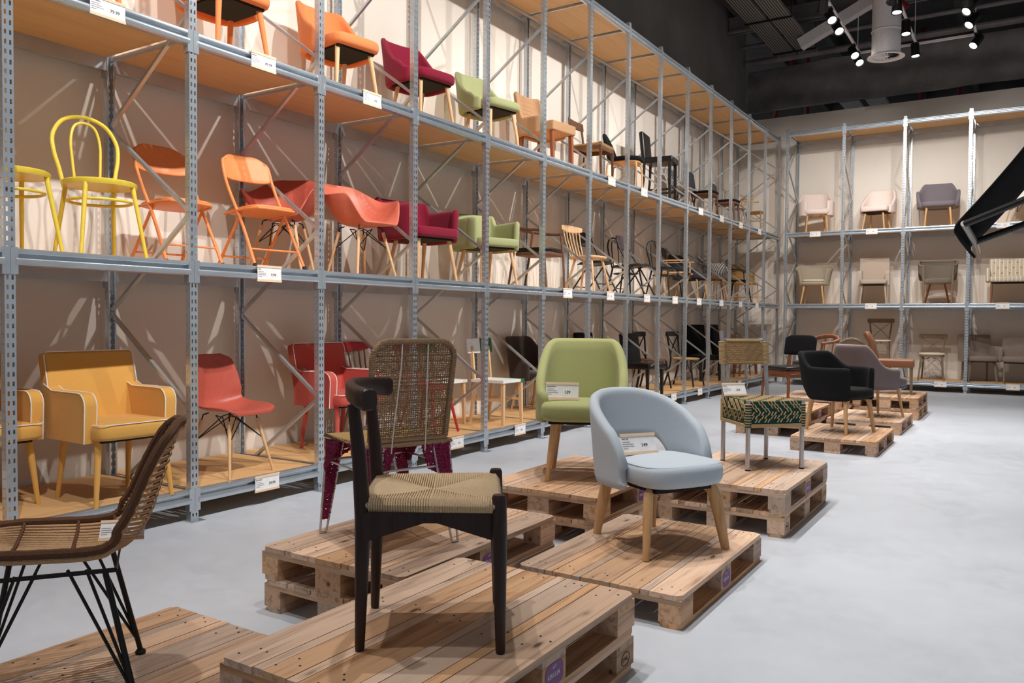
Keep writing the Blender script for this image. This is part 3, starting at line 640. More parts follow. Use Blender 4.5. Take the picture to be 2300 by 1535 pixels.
# --- steel folding chair
def folding(T, fr, pad, tip='black_rubber'):
    for s in (-1, 1):
        y = s*.20
        o = obj('side_frame', B().tube(bez([(.27, y*1.05, .0), (.10, y, .30), (-.06, y, .55), (-.13, y, .68), (-.175, y*.96, .80), (-.19, y*.8, .83)], 5), .0115, 10), fr, T); obj('foot_tip', B().tube([(.272, y*1.05, .0), (.255, y*1.05, .03)], .014, 10), tip, o)
        obj('rear_leg', B().tube([(-.27, y*.95, 0), (.02, y*.92, .37), (.08, y*.9, .43)], .0105, 10), fr, T)
    P = np.array([[(-.14-.27*(z-.68)+.035*(1-(y/.2)**2)*-1, y, z) for z in np.linspace(.675+.02*abs(y/.2)**6, .868-.075*abs(y/.2)**4, 9)] for y in np.linspace(-.198, .198, 21)]); obj('backrest', B().shell(P, .018), pad, T, 60)
    M = Matrix.Translation((.03, 0, .43))@Matrix.Rotation(R(-4), 4, 'Y'); obj('seat', B().pad(.37, .40, .38, -.012, .018, .012, 4, 0), pad, T, 60).matrix_local = M
    obj('seat_frame', B().tube([M@Vector(p) for p in ((-.16,.205,-.01),(.1,.2,-.01),(.18,.15,-.01),(.195,0,-.01),(.18,-.15,-.01),(.1,-.2,-.01),(-.16,-.205,-.01))], .009, 8), fr, T)
    obj('cross_bar', B().tube([(.19,.205,.14), (.19,-.205,.14)], .007, 8), fr, T); obj('cross_bar', B().tube([(-.19,.188,.105), (-.19,-.188,.105)], .007, 8), fr, T)
# --- wooden frame chairs
def spindle(T, wd, rail, h=.84, nsp=6, seatmat=None, sw=.43, arms=False):
    obj('seat', B().pad(sw, sw-.04, .42, .43, .462, .012, 3.6, .0, 36, 0, .006), seatmat or wd, T, 50)
    for k in range(nsp):
        y = (k-(nsp-1)/2)/(nsp-1)*.30; obj('spindle', B().tube([(-.17+.25*y*y, y, .455), (-.235+.35*y*y, y*1.18, (h+.455)/2), (-.27+.5*y*y, y*1.28, h-.03)], [.0085, .0065], 8), wd, T)
    P = np.array([[(-.275+.55*y*y-.02*(z-h), y, z) for z in np.linspace(h-.075+.02*abs(y/.23)**2, h-.012*abs(y/.23)**2, 5)] for y in np.linspace(-.235, .235, 17)]); obj('top_rail', B().shell(P, .02), rail, T, 60)
    legs(T, wd, four(.13, .13, -.12, .11, .435), four(.215, .2, -.22, .185, 0), .017, .012)
    if arms:
        for s in (-1, 1): obj('arm', B().tube(bez([(-.24, s*.21, .68), (-.05, s*.24, .67), (.12, s*.235, .65)], 4), .013, 8), wd, T); obj('arm_post', B().tube([(.1, s*.2, .45), (.1, s*.235, .655)], .009, 8), wd, T)
def plank_back(T, wd, seatA, seatB, backA, backB):
    """painted two-colour chair: seat and back half white, half green"""
    obj('seat', B().box(-.20, .20, -.21, .13, .435, .465), seatA, T, 0); obj('seat_edge', B().box(-.20, .20, .131, .205, .435, .465), seatB, T, 0)
    for s, m in ((-1, backA), (1, backB)):
        P = np.array([[(-.235-.12*(z-.7), y, z) for z in np.linspace(.735, .885, 5)] for y in np.linspace(*((-.225, -.002) if s < 0 else (.002, .225)), 5)]); obj('back_panel', B().shell(P, .02, .25), m, T, 30)
        obj('back_post', B().beam((-.20, s*.15, .43), (-.24, s*.15, .80), .026, .03), wd, T, 0)
    for x, y, xb in ((.17, .17, .18), (.17, -.17, .18), (-.18, .16, -.24), (-.18, -.16, -.24)): obj('leg', B().beam((x, y, .435), (xb, y*1.05, 0), .038, .038, .026, .026), wd, T, 0)
    for s in (-1, 1): obj('stretcher', B().beam((.17, s*.168, .25), (-.2, s*.163, .25), .014, .022), wd, T, 0)
    obj('stretcher', B().beam((-.02, .165, .25), (-.02, -.165, .25), .014, .02), wd, T, 0)
def rush_cords(b, wf, wb, d, z, r=.0042, step=.0078, xc=0.):
    def m(u, v): X = u*d/2; return (xc+X, v*(wb+(wf-wb)*(u+1)/2)/2, z-.012*(1-u*u)*(1-v*v))
    wm = (wf+wb)/2; n = int(math.ceil(min(wm, d)/2/step))
    for su in (-1, 1):
        for sv in (-1, 1):
            for i in range(n):
                t = (i+.5)*step; a, c = 1-t/(d/2), 1-t/(wm/2)
                pts = []
                p = m(su, sv*c); pts += [(p[0]+su*.004, p[1], z-.036), (p[0]+su*.012, p[1], z-.016), p]
                pts.append(m(su*a, sv*c)); q = m(su*a, sv); pts += [q, (q[0], q[1]+sv*.012, z-.016), (q[0], q[1]+sv*.004, z-.036)]
                b.tube(pts, r, 5)
    if wm > d:
        for i in range(int((wm-d)/2/step)):
            for sv in (-1, 1):
                y = sv*(i+.5)*step/(wm/2); p, q = m(1, y), m(-1, y); b.tube([(p[0]+.004, p[1], z-.036), (p[0]+.012, p[1], z-.016), p, q, (q[0]-.012, q[1], z-.016), (q[0]-.004, q[1], z-.036)], r, 5)
    return b
def rail_back(T, wd, seat='jute_light', h=.78, sw=.42):
    """simple wooden chair, one curved top rail and a corded seat"""
    rush_cords_b = rush_cords(B(), sw-.01, sw-.05, .40, .455, .0045, .0085); o = obj('seat', rush_cords_b, seat, T, 50)
    obj('seat_core', B().box(-.19, .19, -sw/2+.03, sw/2-.03, .425, .446), seat, T, 0)
    for s in (-1, 1):
        obj('leg', B().beam((.19, s*.2, .46), (.2, s*.2, 0), .03, .03, .022, .022), wd, T, 0)
        obj('back_post', B().tube([(-.23, s*.18, 0), (-.195, s*.18, .42), (-.24, s*.175, h-.02)], [.013, .016], 8), wd, T)
        obj('side_rail', B().box(-.19, .19, s*.2-.01, s*.2+.01, .375, .425), wd, T, 0)
    for x in (-.195, .195): obj('front_rail' if x > 0 else 'rear_rail', B().box(x-.01, x+.01, -.19, .19, .375, .425), wd, T, 0)
    P = np.array([[(-.265+.5*y*y-.1*(z-h), y, z) for z in np.linspace(h-.085, h, 5)] for y in np.linspace(-.215, .215, 15)]); obj('top_rail', B().shell(P, .022), wd, T, 60)
def pad_back(T, wd, fab, h=.80, ph=.19, seat='f_black', pw=.36, round_=4):
    """wooden frame with an upholstered seat pad and a separate curved back pad"""
    obj('seat', B().pad(.46, .42, .44, .43, .47, .018, round_, .02), seat, T, 60); obj('seat_frame', B().pad(.43, .39, .41, .385, .43, .01, round_, .02), wd, T, 50)
    P = np.array([[(-.27+.45*y*y-.15*(z-h), y, z) for z in np.linspace(h-ph, h-.03*abs(y/(pw/2))**6, 7)] for y in np.linspace(-pw/2, pw/2, 15)]); bk = obj('backrest', B().shell(P, .035), fab, T, 60)
    for s in (-1, 1): obj('back_post', B().tube([(-.25, s*.17, 0), (-.2, s*.165, .43), (-.262, s*.14, h-.03)], [.013, .015], 10), wd, T)
    legs(T, wd, [(.18, .18, .40), (.18, -.18, .40)], [(.215, .195, 0), (.215, -.195, 0)], .019, .012)
def cross_back(T, wd, seat, h=.88, cushion=None, dz=0.):
    obj('seat', B().pad(.45, .38, .42, .44+dz, .47+dz, .012, 3.2, .0, 36, 0, .004), seat, T, 50); h += dz
    if cushion: obj('cushion', B().pad(.46, .41, .43, .472, .515, .022, 3.4, .0, 36, .008), cushion, T, 60)
    for s in (-1, 1):
        obj('back_post', B().tube(bez([(-.30, s*.19, 0), (-.225, s*.165, .25+dz*.7), (-.19, s*.16, .45+dz), (-.215, s*.185, .68+dz), (-.245, s*.205, h)], 4), [.016, .015], 8), wd, T)
        obj('leg', B().tube(bez([(.245, s*.215, 0), (.20, s*.19, .25+dz*.7), (.17, s*.17, .44+dz)], 4), [.014, .017], 8), wd, T)
        obj('cross_slat', B().tube(bez([(-.20, s*.155, .50+dz), (-.225, 0, .665+dz), (-.235, -s*.185, h-.05)], 5), .011, 6, False, .5), wd, T)
        obj('arch_brace', B().tube(bez([(.19, s*.18, .24+dz), (.175, s*.135, .38+dz), (.165, s*.03, .43+dz)], 4), .009, 6), wd, T)
        obj('side_brace', B().tube(bez([(.185, s*.185, .24+dz), (.1, s*.17, .39+dz), (0, s*.165, .43+dz)], 4), .009, 6), wd, T)
    P = np.array([[(-.262+.4*y*y, y, z) for z in np.linspace(h-.045, h+.015, 4)] for y in np.linspace(-.235, .235, 15)]); obj('top_rail', B().shell(P, .024), wd, T, 60)
def block_dining(T, fab, leg, h=.90, w=.44, legw=.042, wings=True, lean=8, seat_h=.47, stretch=False):
    """upholstered box chair"""
    M = Matrix.Translation((-.20, 0, seat_h-.04))@Matrix.Rotation(R(-lean), 4, 'Y'); hb = h-seat_h+.04
    obj('backrest', B().rbox((0, 0, hb/2), (.07, w, hb), .025, 3, None, M), fab, T, 60)
    obj('seat', B().rbox((.02, 0, seat_h-.045), (.46, w, .09), .025, 3), fab, T, 60)
    for x, y in ((.2, w/2-.03), (.2, -w/2+.03)): obj('leg', B().beam((x, y, seat_h-.085), (x+.005, y, 0), legw, legw, legw*.75, legw*.75), leg, T, 0)
    for s in (-1, 1): obj('leg', B().tube([(-.19, s*(w/2-.03), seat_h-.07), (-.20, s*(w/2-.03), seat_h*.5), (-.25, s*(w/2-.03), 0)], [legw*.55, legw*.42], 4), leg, T, 20)
    if stretch:
        for s in (-1, 1): obj('stretcher', B().beam((.2, s*(w/2-.03), .2), (-.21, s*(w/2-.03), .2), .02, .03), leg, T, 0)
        obj('foot_rest', B().beam((.2, -w/2+.03, .26), (.2, w/2-.03, .26), .022, .03), leg, T, 0)
# ---------------------------------------------------------------- the chairs on the pallets
# dark chair with rush seat and short horn back
T = chair('rush_seat_chair', 'dark stained wooden chair with a rush seat and short horn-shaped back', (-1.608, 2.058, .288), 35)
b = rush_cords(B(), .43, .375, .405, .462, .0042, .0076, .0); obj('seat', b, 'rush', T, 50)['kind'] = 'stuff'
obj('seat_core', B().pad(.42, .365, .395, .425, .452, .008, 8, 0, 32, 0, .01), 'rush', T, 50)
for s in (-1, 1):
    obj('leg', B().tube([(.212, s*.212, 0), (.212, s*.212, .006), (.210, s*.211, .16), (.207, s*.210, .36), (.205, s*.21, .468), (.205, s*.21, .478)], [.0125, .0145, .0185, .0235, .0225, .018], 18), 'dark_wood', T)
    obj('back_leg', B().tube([(-.212, s*.182, 0), (-.212, s*.182, .006), (-.208, s*.182, .16), (-.203, s*.182, .40), (-.214, s*.182, .58), (-.232, s*.182, .745)], [.0125, .0145, .0185, .0245, .022, .018], 18), 'dark_wood', T)
    for nm, x in (('side_rail', 0),): obj(nm, B().prism([(-.20, .425), (.20, .425), (.20, .335), (.02, .392), (-.02, .392), (-.20, .335)], s*.196-.011, s*.196+.011, 1), 'dark_wood', T, 0)
obj('front_rail', B().prism([(-.205, .425), (.205, .425), (.205, .35), (0, .395), (-.205, .35)], .196, .218, 0), 'dark_wood', T, 0); obj('rear_rail', B().prism([(-.18, .425), (.18, .425), (.18, .35), (0, .395), (-.18, .35)], -.215, -.193, 0), 'dark_wood', T, 0)
H = bez([(-.175, .245, .765), (-.205, .215, .768), (-.238, .15, .775), (-.258, .07, .78), (-.263, 0, .782), (-.258, -.07, .78), (-.238, -.15, .775), (-.205, -.215, .768), (-.175, -.245, .765)], 5)
rg = []
for i, p in enumerate(H):
    q = H[min(i+1, len(H)-1)]-H[max(i-1, 0)]; q.normalize(); a = Vector((q.y, -q.x, 0)).normalized(); e = abs(i/(len(H)-1)*2-1)
    th, hh = .016+.012*e**2, .036-.009*(1-e)**.5+(0 if e < .97 else -.007)
    rg.append([p+a*(th*math.copysign(abs(math.cos(k))**.6, math.cos(k)))+Vector((0, 0, hh*math.copysign(abs(math.sin(k))**.6, math.sin(k)))) for k in np.linspace(0, 2*PI, 17)[:-1]])
obj('backrest', B().rings(rg), 'dark_wood', T, 50)
# pale blue chair
T = chair('blue_chair', 'pale blue upholstered chair with an open gap under its rounded back', (-1.60, 3.90, .144), -30.5)
obj('backrest', B().shell(wrap(.55, .28, -.01, 2.35, 106, lambda s: .53-.195*sm((s-.34)/.34), lambda s: .43+.318*max(0., 1-s**2.2)**.62, .20, .02, 71, 13), .055), 'f_blue', T, 60)
obj('seat', B().pad(.515, .44, .495, .335, .448, .035, 3.4, .07, 44, .012), 'f_blue', T, 60)
obj('piping', B().tube([(.065+.235*math.copysign(abs(math.cos(a))**(2/3.4), math.cos(a)), (.4775+.0375*math.copysign(abs(math.cos(a))**(2/3.4), math.cos(a)))/2*.955*math.copysign(abs(math.sin(a))**(2/3.4), math.sin(a)), .439) for a in np.linspace(0, 2*PI, 49)[:-1]], .0035, 6, True), 'f_blue', T)
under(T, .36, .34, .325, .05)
for x, y, xt in ((.255, .245, .12), (.255, -.245, .12), (-.265, .185, -.12), (-.265, -.185, -.12)):
    obj('leg', B().tube(bez([(xt, y*.35, .318), (x*.74, y*.74, .31), (x*.86, y*.86, .24), (x, y, 0)], 5), [.018]*6+[.024]*4+[.0245, .024, .022, .020, .018, .016], 12, False, 1.3), 'oak', T)
# green chair
T = chair('green_chair', 'moss green upholstered chair standing behind the pale blue one', (-2.40, 4.60, .288), -64)
uph_side(T, 'f_moss', 'oak', .845, .535, 124, (.024, .014), .52, (.375, .485), 2.9, .31, 1.0, .06, .25, .52, .2)
# aluminium chair with cord weaving
T = chair('cord_chair', 'aluminium tube chair woven with green and tan cord and an orange-flecked back panel', (-1.557, 5.664, .288), -43.8)
FX, BX, FY, BY = .197, -.197, .203, .172
for s in (-1, 1):
    obj('leg', B().tube([(FX, s*FY, 0), (FX, s*FY, .47)], .0155, 14), 'alu', T); obj('back_leg', B().tube([(BX, s*BY, 0), (BX, s*BY, .5), (BX-.047, s*BY, .93)], .0155, 14), 'alu', T)
    obj('foot_tip', B().tube([(FX, s*FY, 0), (FX, s*FY, .008)], .0165, 12), 'black_rubber', T); obj('foot_tip', B().tube([(BX, s*BY, 0), (BX, s*BY, .008)], .0165, 12), 'black_rubber', T)
ZA, ZT = .29, .462
def apron(p0, p1, nrm, name):
    p0, p1, nrm = Vector(p0), Vector(p1), Vector(nrm).normalized(); L = (p1-p0).length; e = (p1-p0)/L
    bb = B(); q = [p0+nrm*.012, p1+nrm*.012, p1-nrm*.006, p0-nrm*.006]; bb.prism([(v.x, v.y) for v in q], ZA, ZT-.004, 2); ap = obj(name, bb, 'green_cord', T, 0)
    st = B(); nc = 16; nr = 6
    for i in range(nc):
        x = (i+.5)/nc*L; ph = (i % 7)
        for j in range(nr):
            if (j+ph*(1 if j < nr/2 else 1)) % 3 == 0: continue
            z = ZA+.028+(j+.2)/nr*(ZT-ZA-.03); dr = 1 if j < nr/2 else -1
            a = p0+e*(x-.006*dr)+nrm*.0145; c = p0+e*(x+.010*dr)+nrm*.0145; st.tube([(a.x, a.y, z), (c.x, c.y, z+.024)], .0046, 5)
    o = obj('cord_pattern', st, 'bead_cord', ap, 50); o['kind'] = 'stuff'
    hm = B()
    for k in range(3): a, c = p0+nrm*.014, p1+nrm*.014; hm.tube([(a.x, a.y, ZA+.002+k*.008), (c.x, c.y, ZA+.002+k*.008)], .0045, 6)
    obj('hem_cord', hm, 'bead_cord', ap)
apron((FX, -FY+.014, 0), (FX, FY-.014, 0), (1, 0, 0), 'front_apron'); apron((BX, -BY+.014, 0), (BX, BY-.014, 0), (-1, 0, 0), 'rear_apron')
for s in (-1, 1): apron((BX+.014, s*(BY+.002), 0), (FX-.014, s*(FY-.002), 0), (-.06, s, 0), 'side_apron')
obj('seat', B().prism([(FX+.01, -FY), (FX+.01, FY), (BX-.01, BY), (BX-.01, -BY)], ZT-.016, ZT, 2), 'green_cord', T, 0)
st = B()
for i in range(24):
    y = (i-11.5)/12*.185
    for j in range(9):
        if (i//3+j) % 3 == 0: continue
        x = BX+.02+j*.042; st.tube([(x, y*(.88+.14*(x-BX)/.39), ZT+.002), (x+.034, y*(.88+.14*(x-BX)/.39)+.012, ZT+.002)], .0036, 5)
obj('seat_cord', st, 'bead_cord', T, 50)['kind'] = 'stuff'
for x, y, yy in ((FX, FY, 1), (FX, -FY, 1), (BX, BY, 0), (BX, -BY, 0)):
    for c in (0, 1):
        w_ = B()
        for k in range(c, 18, 2): w_.tube([(x+.0185*math.cos(a), y+.0185*math.sin(a), ZA+.004+k*.0088) for a in np.linspace(0, 2*PI, 13)[:-1]], .0046, 5, True)
        obj('leg_wrap', w_, ('green_cord', 'bead_cord')[c] if yy else 'bead_cord', T)['kind'] = 'stuff'
def bx(z): return BX-.045*(z-.5)/.41
for z in (.868, .70): obj('back_rod', B().tube([(bx(z), -BY, z), (bx(z), BY, z)], .007, 8), 'alu', T)
obj('top_roll', B().tube([(bx(.86), -BY+.03, .858), (bx(.86), BY-.045, .858)], .013, 10), 'jute_light', T); obj('bottom_roll', B().tube([(bx(.70), -BY+.02, .702), (bx(.70), BY-.02, .702)], .011, 10), 'jute_light', T)
obj('backrest', B().beam((bx(.85), 0, .85), (bx(.705), 0, .705), 2*BY-.03, .008, up=(1, 0, 0)), 'bead_cord', T, 0)
for m_, off in (('bead_cord', 0), ('p_orange', 1), ('jute', 2)):
    st = B()
    for i in range(22):
        for j in range(9):
            if (i+j*(1 if i < 11 else -1)) % 5 != off and not (off == 0 and (i+j*(1 if i < 11 else -1)) % 5 in (3, 4)): continue
            y = (i-10.5)/11*(BY-.02); z = .712+j*.0155; d_ = .007 if i < 11 else -.007; st.tube([(bx(z)+.006, y-d_, z), (bx(z)+.006, y+d_, z+.009)], .003, 5)
    obj('back_cord', st, m_, T, 50)['kind'] = 'stuff'
for s in (-1, 1):
    st = B()
    for k in range(17): z = .698+k*.0095; st.tube([(bx(z)+.02*math.cos(a), s*BY+.021*math.sin(a), z) for a in np.linspace(0, 2*PI, 13)[:-1]], .005, 5, True)
    obj('post_wrap', st, 'bead_cord', T)['kind'] = 'stuff'
# jute and pink cord chair seen from behind
T = chair('woven_chair', 'rope-woven chair with brown jute back and frayed pink cord legs, seen from behind', (-2.44, 2.79, .288), 158)
ft = dict(bl=(-.235, .225), br=(-.235, -.225), fl=(.235, .235), fr=(.235, -.235))
def bk(y, z): return (-.185-.14*(z-.47), y, z)
W0, W1, Z0, Z1 = .183, .198, .475, .905
def outline(n=40):
    P = [];
    for y, z in ((-W0, Z0), (-W1, Z1-.07), (-W1+.008, Z1-.035), (-W1+.03, Z1-.010), (-W1+.065, Z1), (W1-.065, Z1), (W1-.03, Z1-.010), (W1-.008, Z1-.035), (W1, Z1-.07), (W0, Z0)): P.append(bk(y, z))
    return P
obj('back_frame', B().tube(outline()+[outline()[0]], .011, 8), 'jute', T)
wv = B(); rg2 = random.Random(11)
def half(z): return W0+(W1-W0)*(z-Z0)/(Z1-Z0)-(0 if z < Z1-.07 else .065*((z-Z1+.07)/.07)**2.6)
for j in range(50):
    z = Z0+.012+j*(Z1-Z0-.02)/50; h_ = half(z); g = rg2.uniform(-.002, .002); pts = [(bk(y, z)[0]+.0028*(1 if (i+j) % 2 else -1), y, z+g+.0015*math.sin(i*1.7+j)) for i, y in enumerate(np.linspace(-h_, h_, 25))]; wv.tube(pts, rg2.uniform(.0021, .0031), 4)
for i in range(34):
    y = (i-16.5)/17*W0*.98; pts = []
    for j in range(26):
        z = Z0+(Z1-Z0-.006)*j/25
        if abs(y*(1+.08*j/25)) > half(z): break
        pts.append((bk(y, z)[0]-.0026*(1 if (i+j) % 2 else -1), y*(1+.08*j/25)+rg2.uniform(-.0012, .0012), z))
    if len(pts) > 2: wv.tube(pts, rg2.uniform(.0019, .0029), 4)
obj('back_weave', wv, 'jute', T, 60)['kind'] = 'stuff'
wr = B(); O = outline()
for a, c in zip(O[:-1], O[1:]):
    a, c = Vector(a), Vector(c); n_ = max(1, int((c-a).length/.009))
    for k in range(n_): p = a.lerp(c, (k+.5)/n_); wr.rbox(p, (.024, .0105 if abs((c-a).normalized().y) > .6 else .025, .0105 if abs((c-a).normalized().z) > .6 else .025), .005, 1)
obj('rim_wrap', wr, 'jute', T, 60)['kind'] = 'stuff'
for y in (-.06, .065): obj('tie_cord', B().tube([(bk(0, Z1)[0]-.006, y, Z1+.006), (bk(0, .8)[0]-.013, y*1.02, .8), (bk(0, .6)[0]-.012, y*1.2, .6), (bk(0, Z0)[0]-.013, y*1.3, Z0), (bk(0, .42)[0]-.012, y*1.32, .42)], .0032, 6), 'f_white', T)
sw = B()
for j in range(44):
    x = -.18+j*.4/44; sw.tube([(x, y, .462+.003*(1 if (i+j) % 2 else -1)) for i, y in enumerate(np.linspace(-.205, .205, 23))], .0042, 4)
for i in range(40): y = (i-19.5)/20*.2; sw.tube([(x, y, .462-.003*(1 if (i+j) % 2 else -1)) for j, x in enumerate(np.linspace(-.18, .22, 21))], .0036, 4)
obj('seat', sw, 'jute_light', T, 60)['kind'] = 'stuff'
obj('seat_frame', B().tube([(-.185, -.21, .455), (.225, -.21, .455), (.225, .21, .455), (-.185, .21, .455)], .013, 8, True), 'jute', T)
def netting(p00, p10, p01, p11, nu, nv, seed, gap=.12):
    q = random.Random(seed); b_ = B()
    def P(u, v): a = Vector(p00).lerp(Vector(p10), u); c = Vector(p01).lerp(Vector(p11), u); return a.lerp(c, v)
    for i in range(nu):
        u = (i+.5)/nu+q.uniform(-.3, .3)/nu; v1 = 1 if q.random() > gap else q.uniform(.5, .9); b_.tube([P(min(1, max(0, u+q.uniform(-.5, .5)/nu)), v1*k/6)+Vector((q.uniform(-.003, .003),)*3) for k in range(7)], q.uniform(.0035, .0055), 5)
    for j in range(nv):
        v = (j+.5)/nv; b_.tube([P(k/6, min(1, max(0, v+q.uniform(-.5, .5)/nv)))+Vector((q.uniform(-.003, .003),)*3) for k in range(7)], q.uniform(.0035, .0055), 5)
    return b_
top = dict(bl=(-.185, .205), br=(-.185, -.205), fl=(.225, .205), fr=(.225, -.205))
for k, (fx, fy) in ft.items():
    tx, ty = top[k]; sy = math.copysign(1, ty); sx = math.copysign(1, tx)
    # two steel rods joined by a loop at the foot, wrapped with cord
    a0, a1 = Vector((tx, ty, .45)), Vector((fx, fy, .006)); b0, b1 = Vector((tx, ty-sy*.085, .45)), Vector((fx, fy-sy*.030, .006))
    lg = obj('leg_frame', B().tube([a0, a1.lerp(a0, .02), a1, b1, b1.lerp(b0, .02), b0], .0055, 8), 'steel', T)
    wr = netting(a0.lerp(a1, .02), b0.lerp(b1, .02), a0.lerp(a1, .86), b0.lerp(b1, .86), 6, 56, hash(k) % 97 if False else 5+ord(k[0])+ord(k[1]), 0)
    obj('leg_wrap', wr, 'pink_cord', lg, 60)['kind'] = 'stuff'
for nm, y0_, y1_, x, sd, dp in (('rear_net', -.205, .205, -.187, 3, .17), ('front_net', -.205, .205, .227, 4, .12)):
    for s in (-1, 1): obj('corner_net', netting((x, s*.205, .455), (x, s*.06, .455), (x, s*.215, .455-dp), (x, s*.10, .455-dp*.7), 16, 15, sd+s, .3), 'pink_cord', T, 60)['kind'] = 'stuff'
    obj('cross_rod', B().tube([(x, -.2, .345), (x, .2, .345)], .006, 8), 'steel', T)
for s in (-1, 1):
    for a_, c_ in ((-.185, -.03), (.225, .08)): obj('side_net', netting((a_, s*.208, .455), (c_, s*.208, .455), (a_*1.04, s*.215, .29), ((a_+c_)/2, s*.212, .35), 13, 13, 9+s, .35), 'pink_cord', T, 60)['kind'] = 'stuff'
    obj('cross_rod', B().tube([(-.19, s*.21, .345), (.22, s*.21, .345)], .005, 8), 'steel', T)
# rattan chair, lower left
T = chair('rattan_chair', 'rattan bucket chair on thin black steel legs at the lower left corner', (-2.46, 1.326, .144), 236)
pr = bez([(.27, 0, .445), (.20, 0, .457), (.05, 0, .44), (-.10, 0, .427), (-.18, 0, .447), (-.235, 0, .515), (-.275, 0, .63), (-.315, 0, .76), (-.335, 0, .815)], 6)
hwv = lambda t: interp(t, (0, .06, .2, .5, .62, .8, .93, 1), (.09, .165, .20, .207, .20, .178, .14, .06))
lf = lambda t: interp(t, (0, .2, .45, .6, .8, 1), (.01, .035, .055, .03, .0, 0)); cu = lambda t: interp(t, (0, .4, .6, .8, 1), (0, 0, .07, .06, .015))
def rp(t, u):
    k = t*(len(pr)-1); i = min(int(k), len(pr)-2); p = pr[i].lerp(pr[i+1], k-i); return Vector((p.x+cu(t)*u*u, u*hwv(t), p.z+lf(t)*u*u))
sd = B()
for k in range(23): u = (k-11)/11.4; sd.tube([rp(t, u) for t in np.linspace(.015+.05*abs(u)**3, .55, 20)], .0046, 6)
obj('seat_rods', sd, 'rattan', T, 60)['kind'] = 'stuff'
sd = B()
for t in np.linspace(.545, .985, 23): sd.tube([rp(t, u) for u in np.linspace(-.98, .98, 13)], .0050, 6)
obj('back_rods', sd, 'rattan', T, 60)['kind'] = 'stuff'
sd = B()
for t in (.07, .19, .31, .43, .54): sd.tube([rp(t, u)+Vector((.004*(k % 2), 0, .004)) for k, u in enumerate(np.linspace(-.99, .99, 40))], .0055, 5)
for u in (-.86, -.3, .3, .86): sd.tube([rp(t, u)+Vector((.006, .003*(k % 2), 0)) for k, t in enumerate(np.linspace(.55, .97, 30))], .0065, 5)
obj('binding', sd, 'rattan_dark', T, 60)['kind'] = 'stuff'
rim = [rp(t, 1) for t in np.linspace(0, 1, 44)]+[rp(1, u) for u in np.linspace(.7, -.7, 6)]+[rp(t, -1) for t in np.linspace(1, 0, 44)]+[rp(0, u) for u in np.linspace(-.7, .7, 6)]
obj('rim', B().tube(rim, [.0135+.0012*(i % 2) for i in range(len(rim))], 8, True), 'rattan_dark', T); obj('rim_core', B().tube([p+Vector((0, 0, -.018)) for p in rim], .009, 8, True), 'rattan', T)
for x, y, fx, fy in ((.16, .15, .235, .215), (.16, -.15, .235, -.215), (-.12, .15, -.205, .215), (-.12, -.15, -.205, -.215)):
    lg = obj('leg', B().tube([(x, y, .40), (fx, fy, .012)], .0085, 10), 'black_metal', T); obj('leg_foot', B().lathe([(0,0),(.016,0),(.018,.006),(.012,.014),(0,.014)], 14, (fx, fy, 0)), 'black_rubber', lg)
    for dx in (.05, .10): obj('brace_rod', B().tube([(x-math.copysign(dx, x), y*(1-dx*2), .405), (fx, fy, .03)], .0048, 8), 'black_metal', T)
b = B().tube([(-.15, -.16, .402), (.19, -.16, .405), (.19, .16, .405), (-.15, .16, .402)], .007, 8, True); obj('seat_support', b, 'black_metal', T)
# black armchair
T = chair('black_armchair', 'black upholstered armchair with curved arms on pale wooden legs', (-1.645, 8.99, .144), -25)
obj('backrest', B().shell(wrap(.60, .29, -.02, 2.7, 146, lambda s: .49-.13*sm((s-.30)/.22), lambda s: .80-(.80-.645)*sm((s-.26)/.30), .2, .05, 67, 11), .055), 'f_black', T, 60)
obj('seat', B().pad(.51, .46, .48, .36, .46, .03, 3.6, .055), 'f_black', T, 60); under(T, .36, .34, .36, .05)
for x, y, xt in ((.25, .235, .14), (.25, -.235, .14), (-.24, .215, -.12), (-.24, -.215, -.12)): obj('leg', B().tube(bez([(xt, y*.45, .352), (x*.78, y*.78, .345), (x*.87, y*.87, .27), (x, y, 0)], 5), [.017]*6+[.021]*4+[.021, .02, .019, .018, .017, .015], 12, False, 1.2), 'oak', T)
# mauve armchair
T = chair('mauve_armchair', 'mauve grey upholstered armchair turned away beside the brown leather chair', (-1.57, 10.70, .144), 46)
Pm = wrap(.60, .25, -.05, 3.0, 138, const(.36), lambda s: .84-(.84-.56)*sm((s-.34)/.36), .24, .04, 61, 11); obj('backrest', B().shell(Pm, .055), 'f_mauve', T, 60)
obj('piping', piping([Vector(Pm[i, -1])+Vector((0, 0, .026)) for i in range(61)], .006), 'f_beige', T)
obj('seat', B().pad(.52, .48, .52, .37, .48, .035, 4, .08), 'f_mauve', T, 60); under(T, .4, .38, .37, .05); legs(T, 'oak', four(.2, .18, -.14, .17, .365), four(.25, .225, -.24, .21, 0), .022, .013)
# brown leather chair
T = chair('leather_chair', 'brown leather armless chair on the farthest right pallets', (-1.60, 12.50, .288), 6)
Ml = Matrix.Translation((-.24, 0, .36)); P = np.array([[(-.20-.20*(z-.42)-.05*sm((z-.70)/.16), y, z) for z in np.linspace(.36, .83, 12)] for y in np.linspace(-.24, .24, 9)]); obj('backrest', B().shell(P, .075), 'leather_brown', T, 60)
obj('seat', B().rbox((.03, 0, .425), (.52, .49, .11), .03, 3), 'leather_brown', T, 60)
for s in (-1, 1): obj('leg', B().beam((.25, s*.2, .38), (.255, s*.2, 0), .045, .045, .032, .032), 'grey_wood', T, 0); obj('back_leg', B().beam((-.19, s*.19, .38), (-.26, s*.19, 0), .042, .042, .03, .03), 'grey_wood', T, 0)
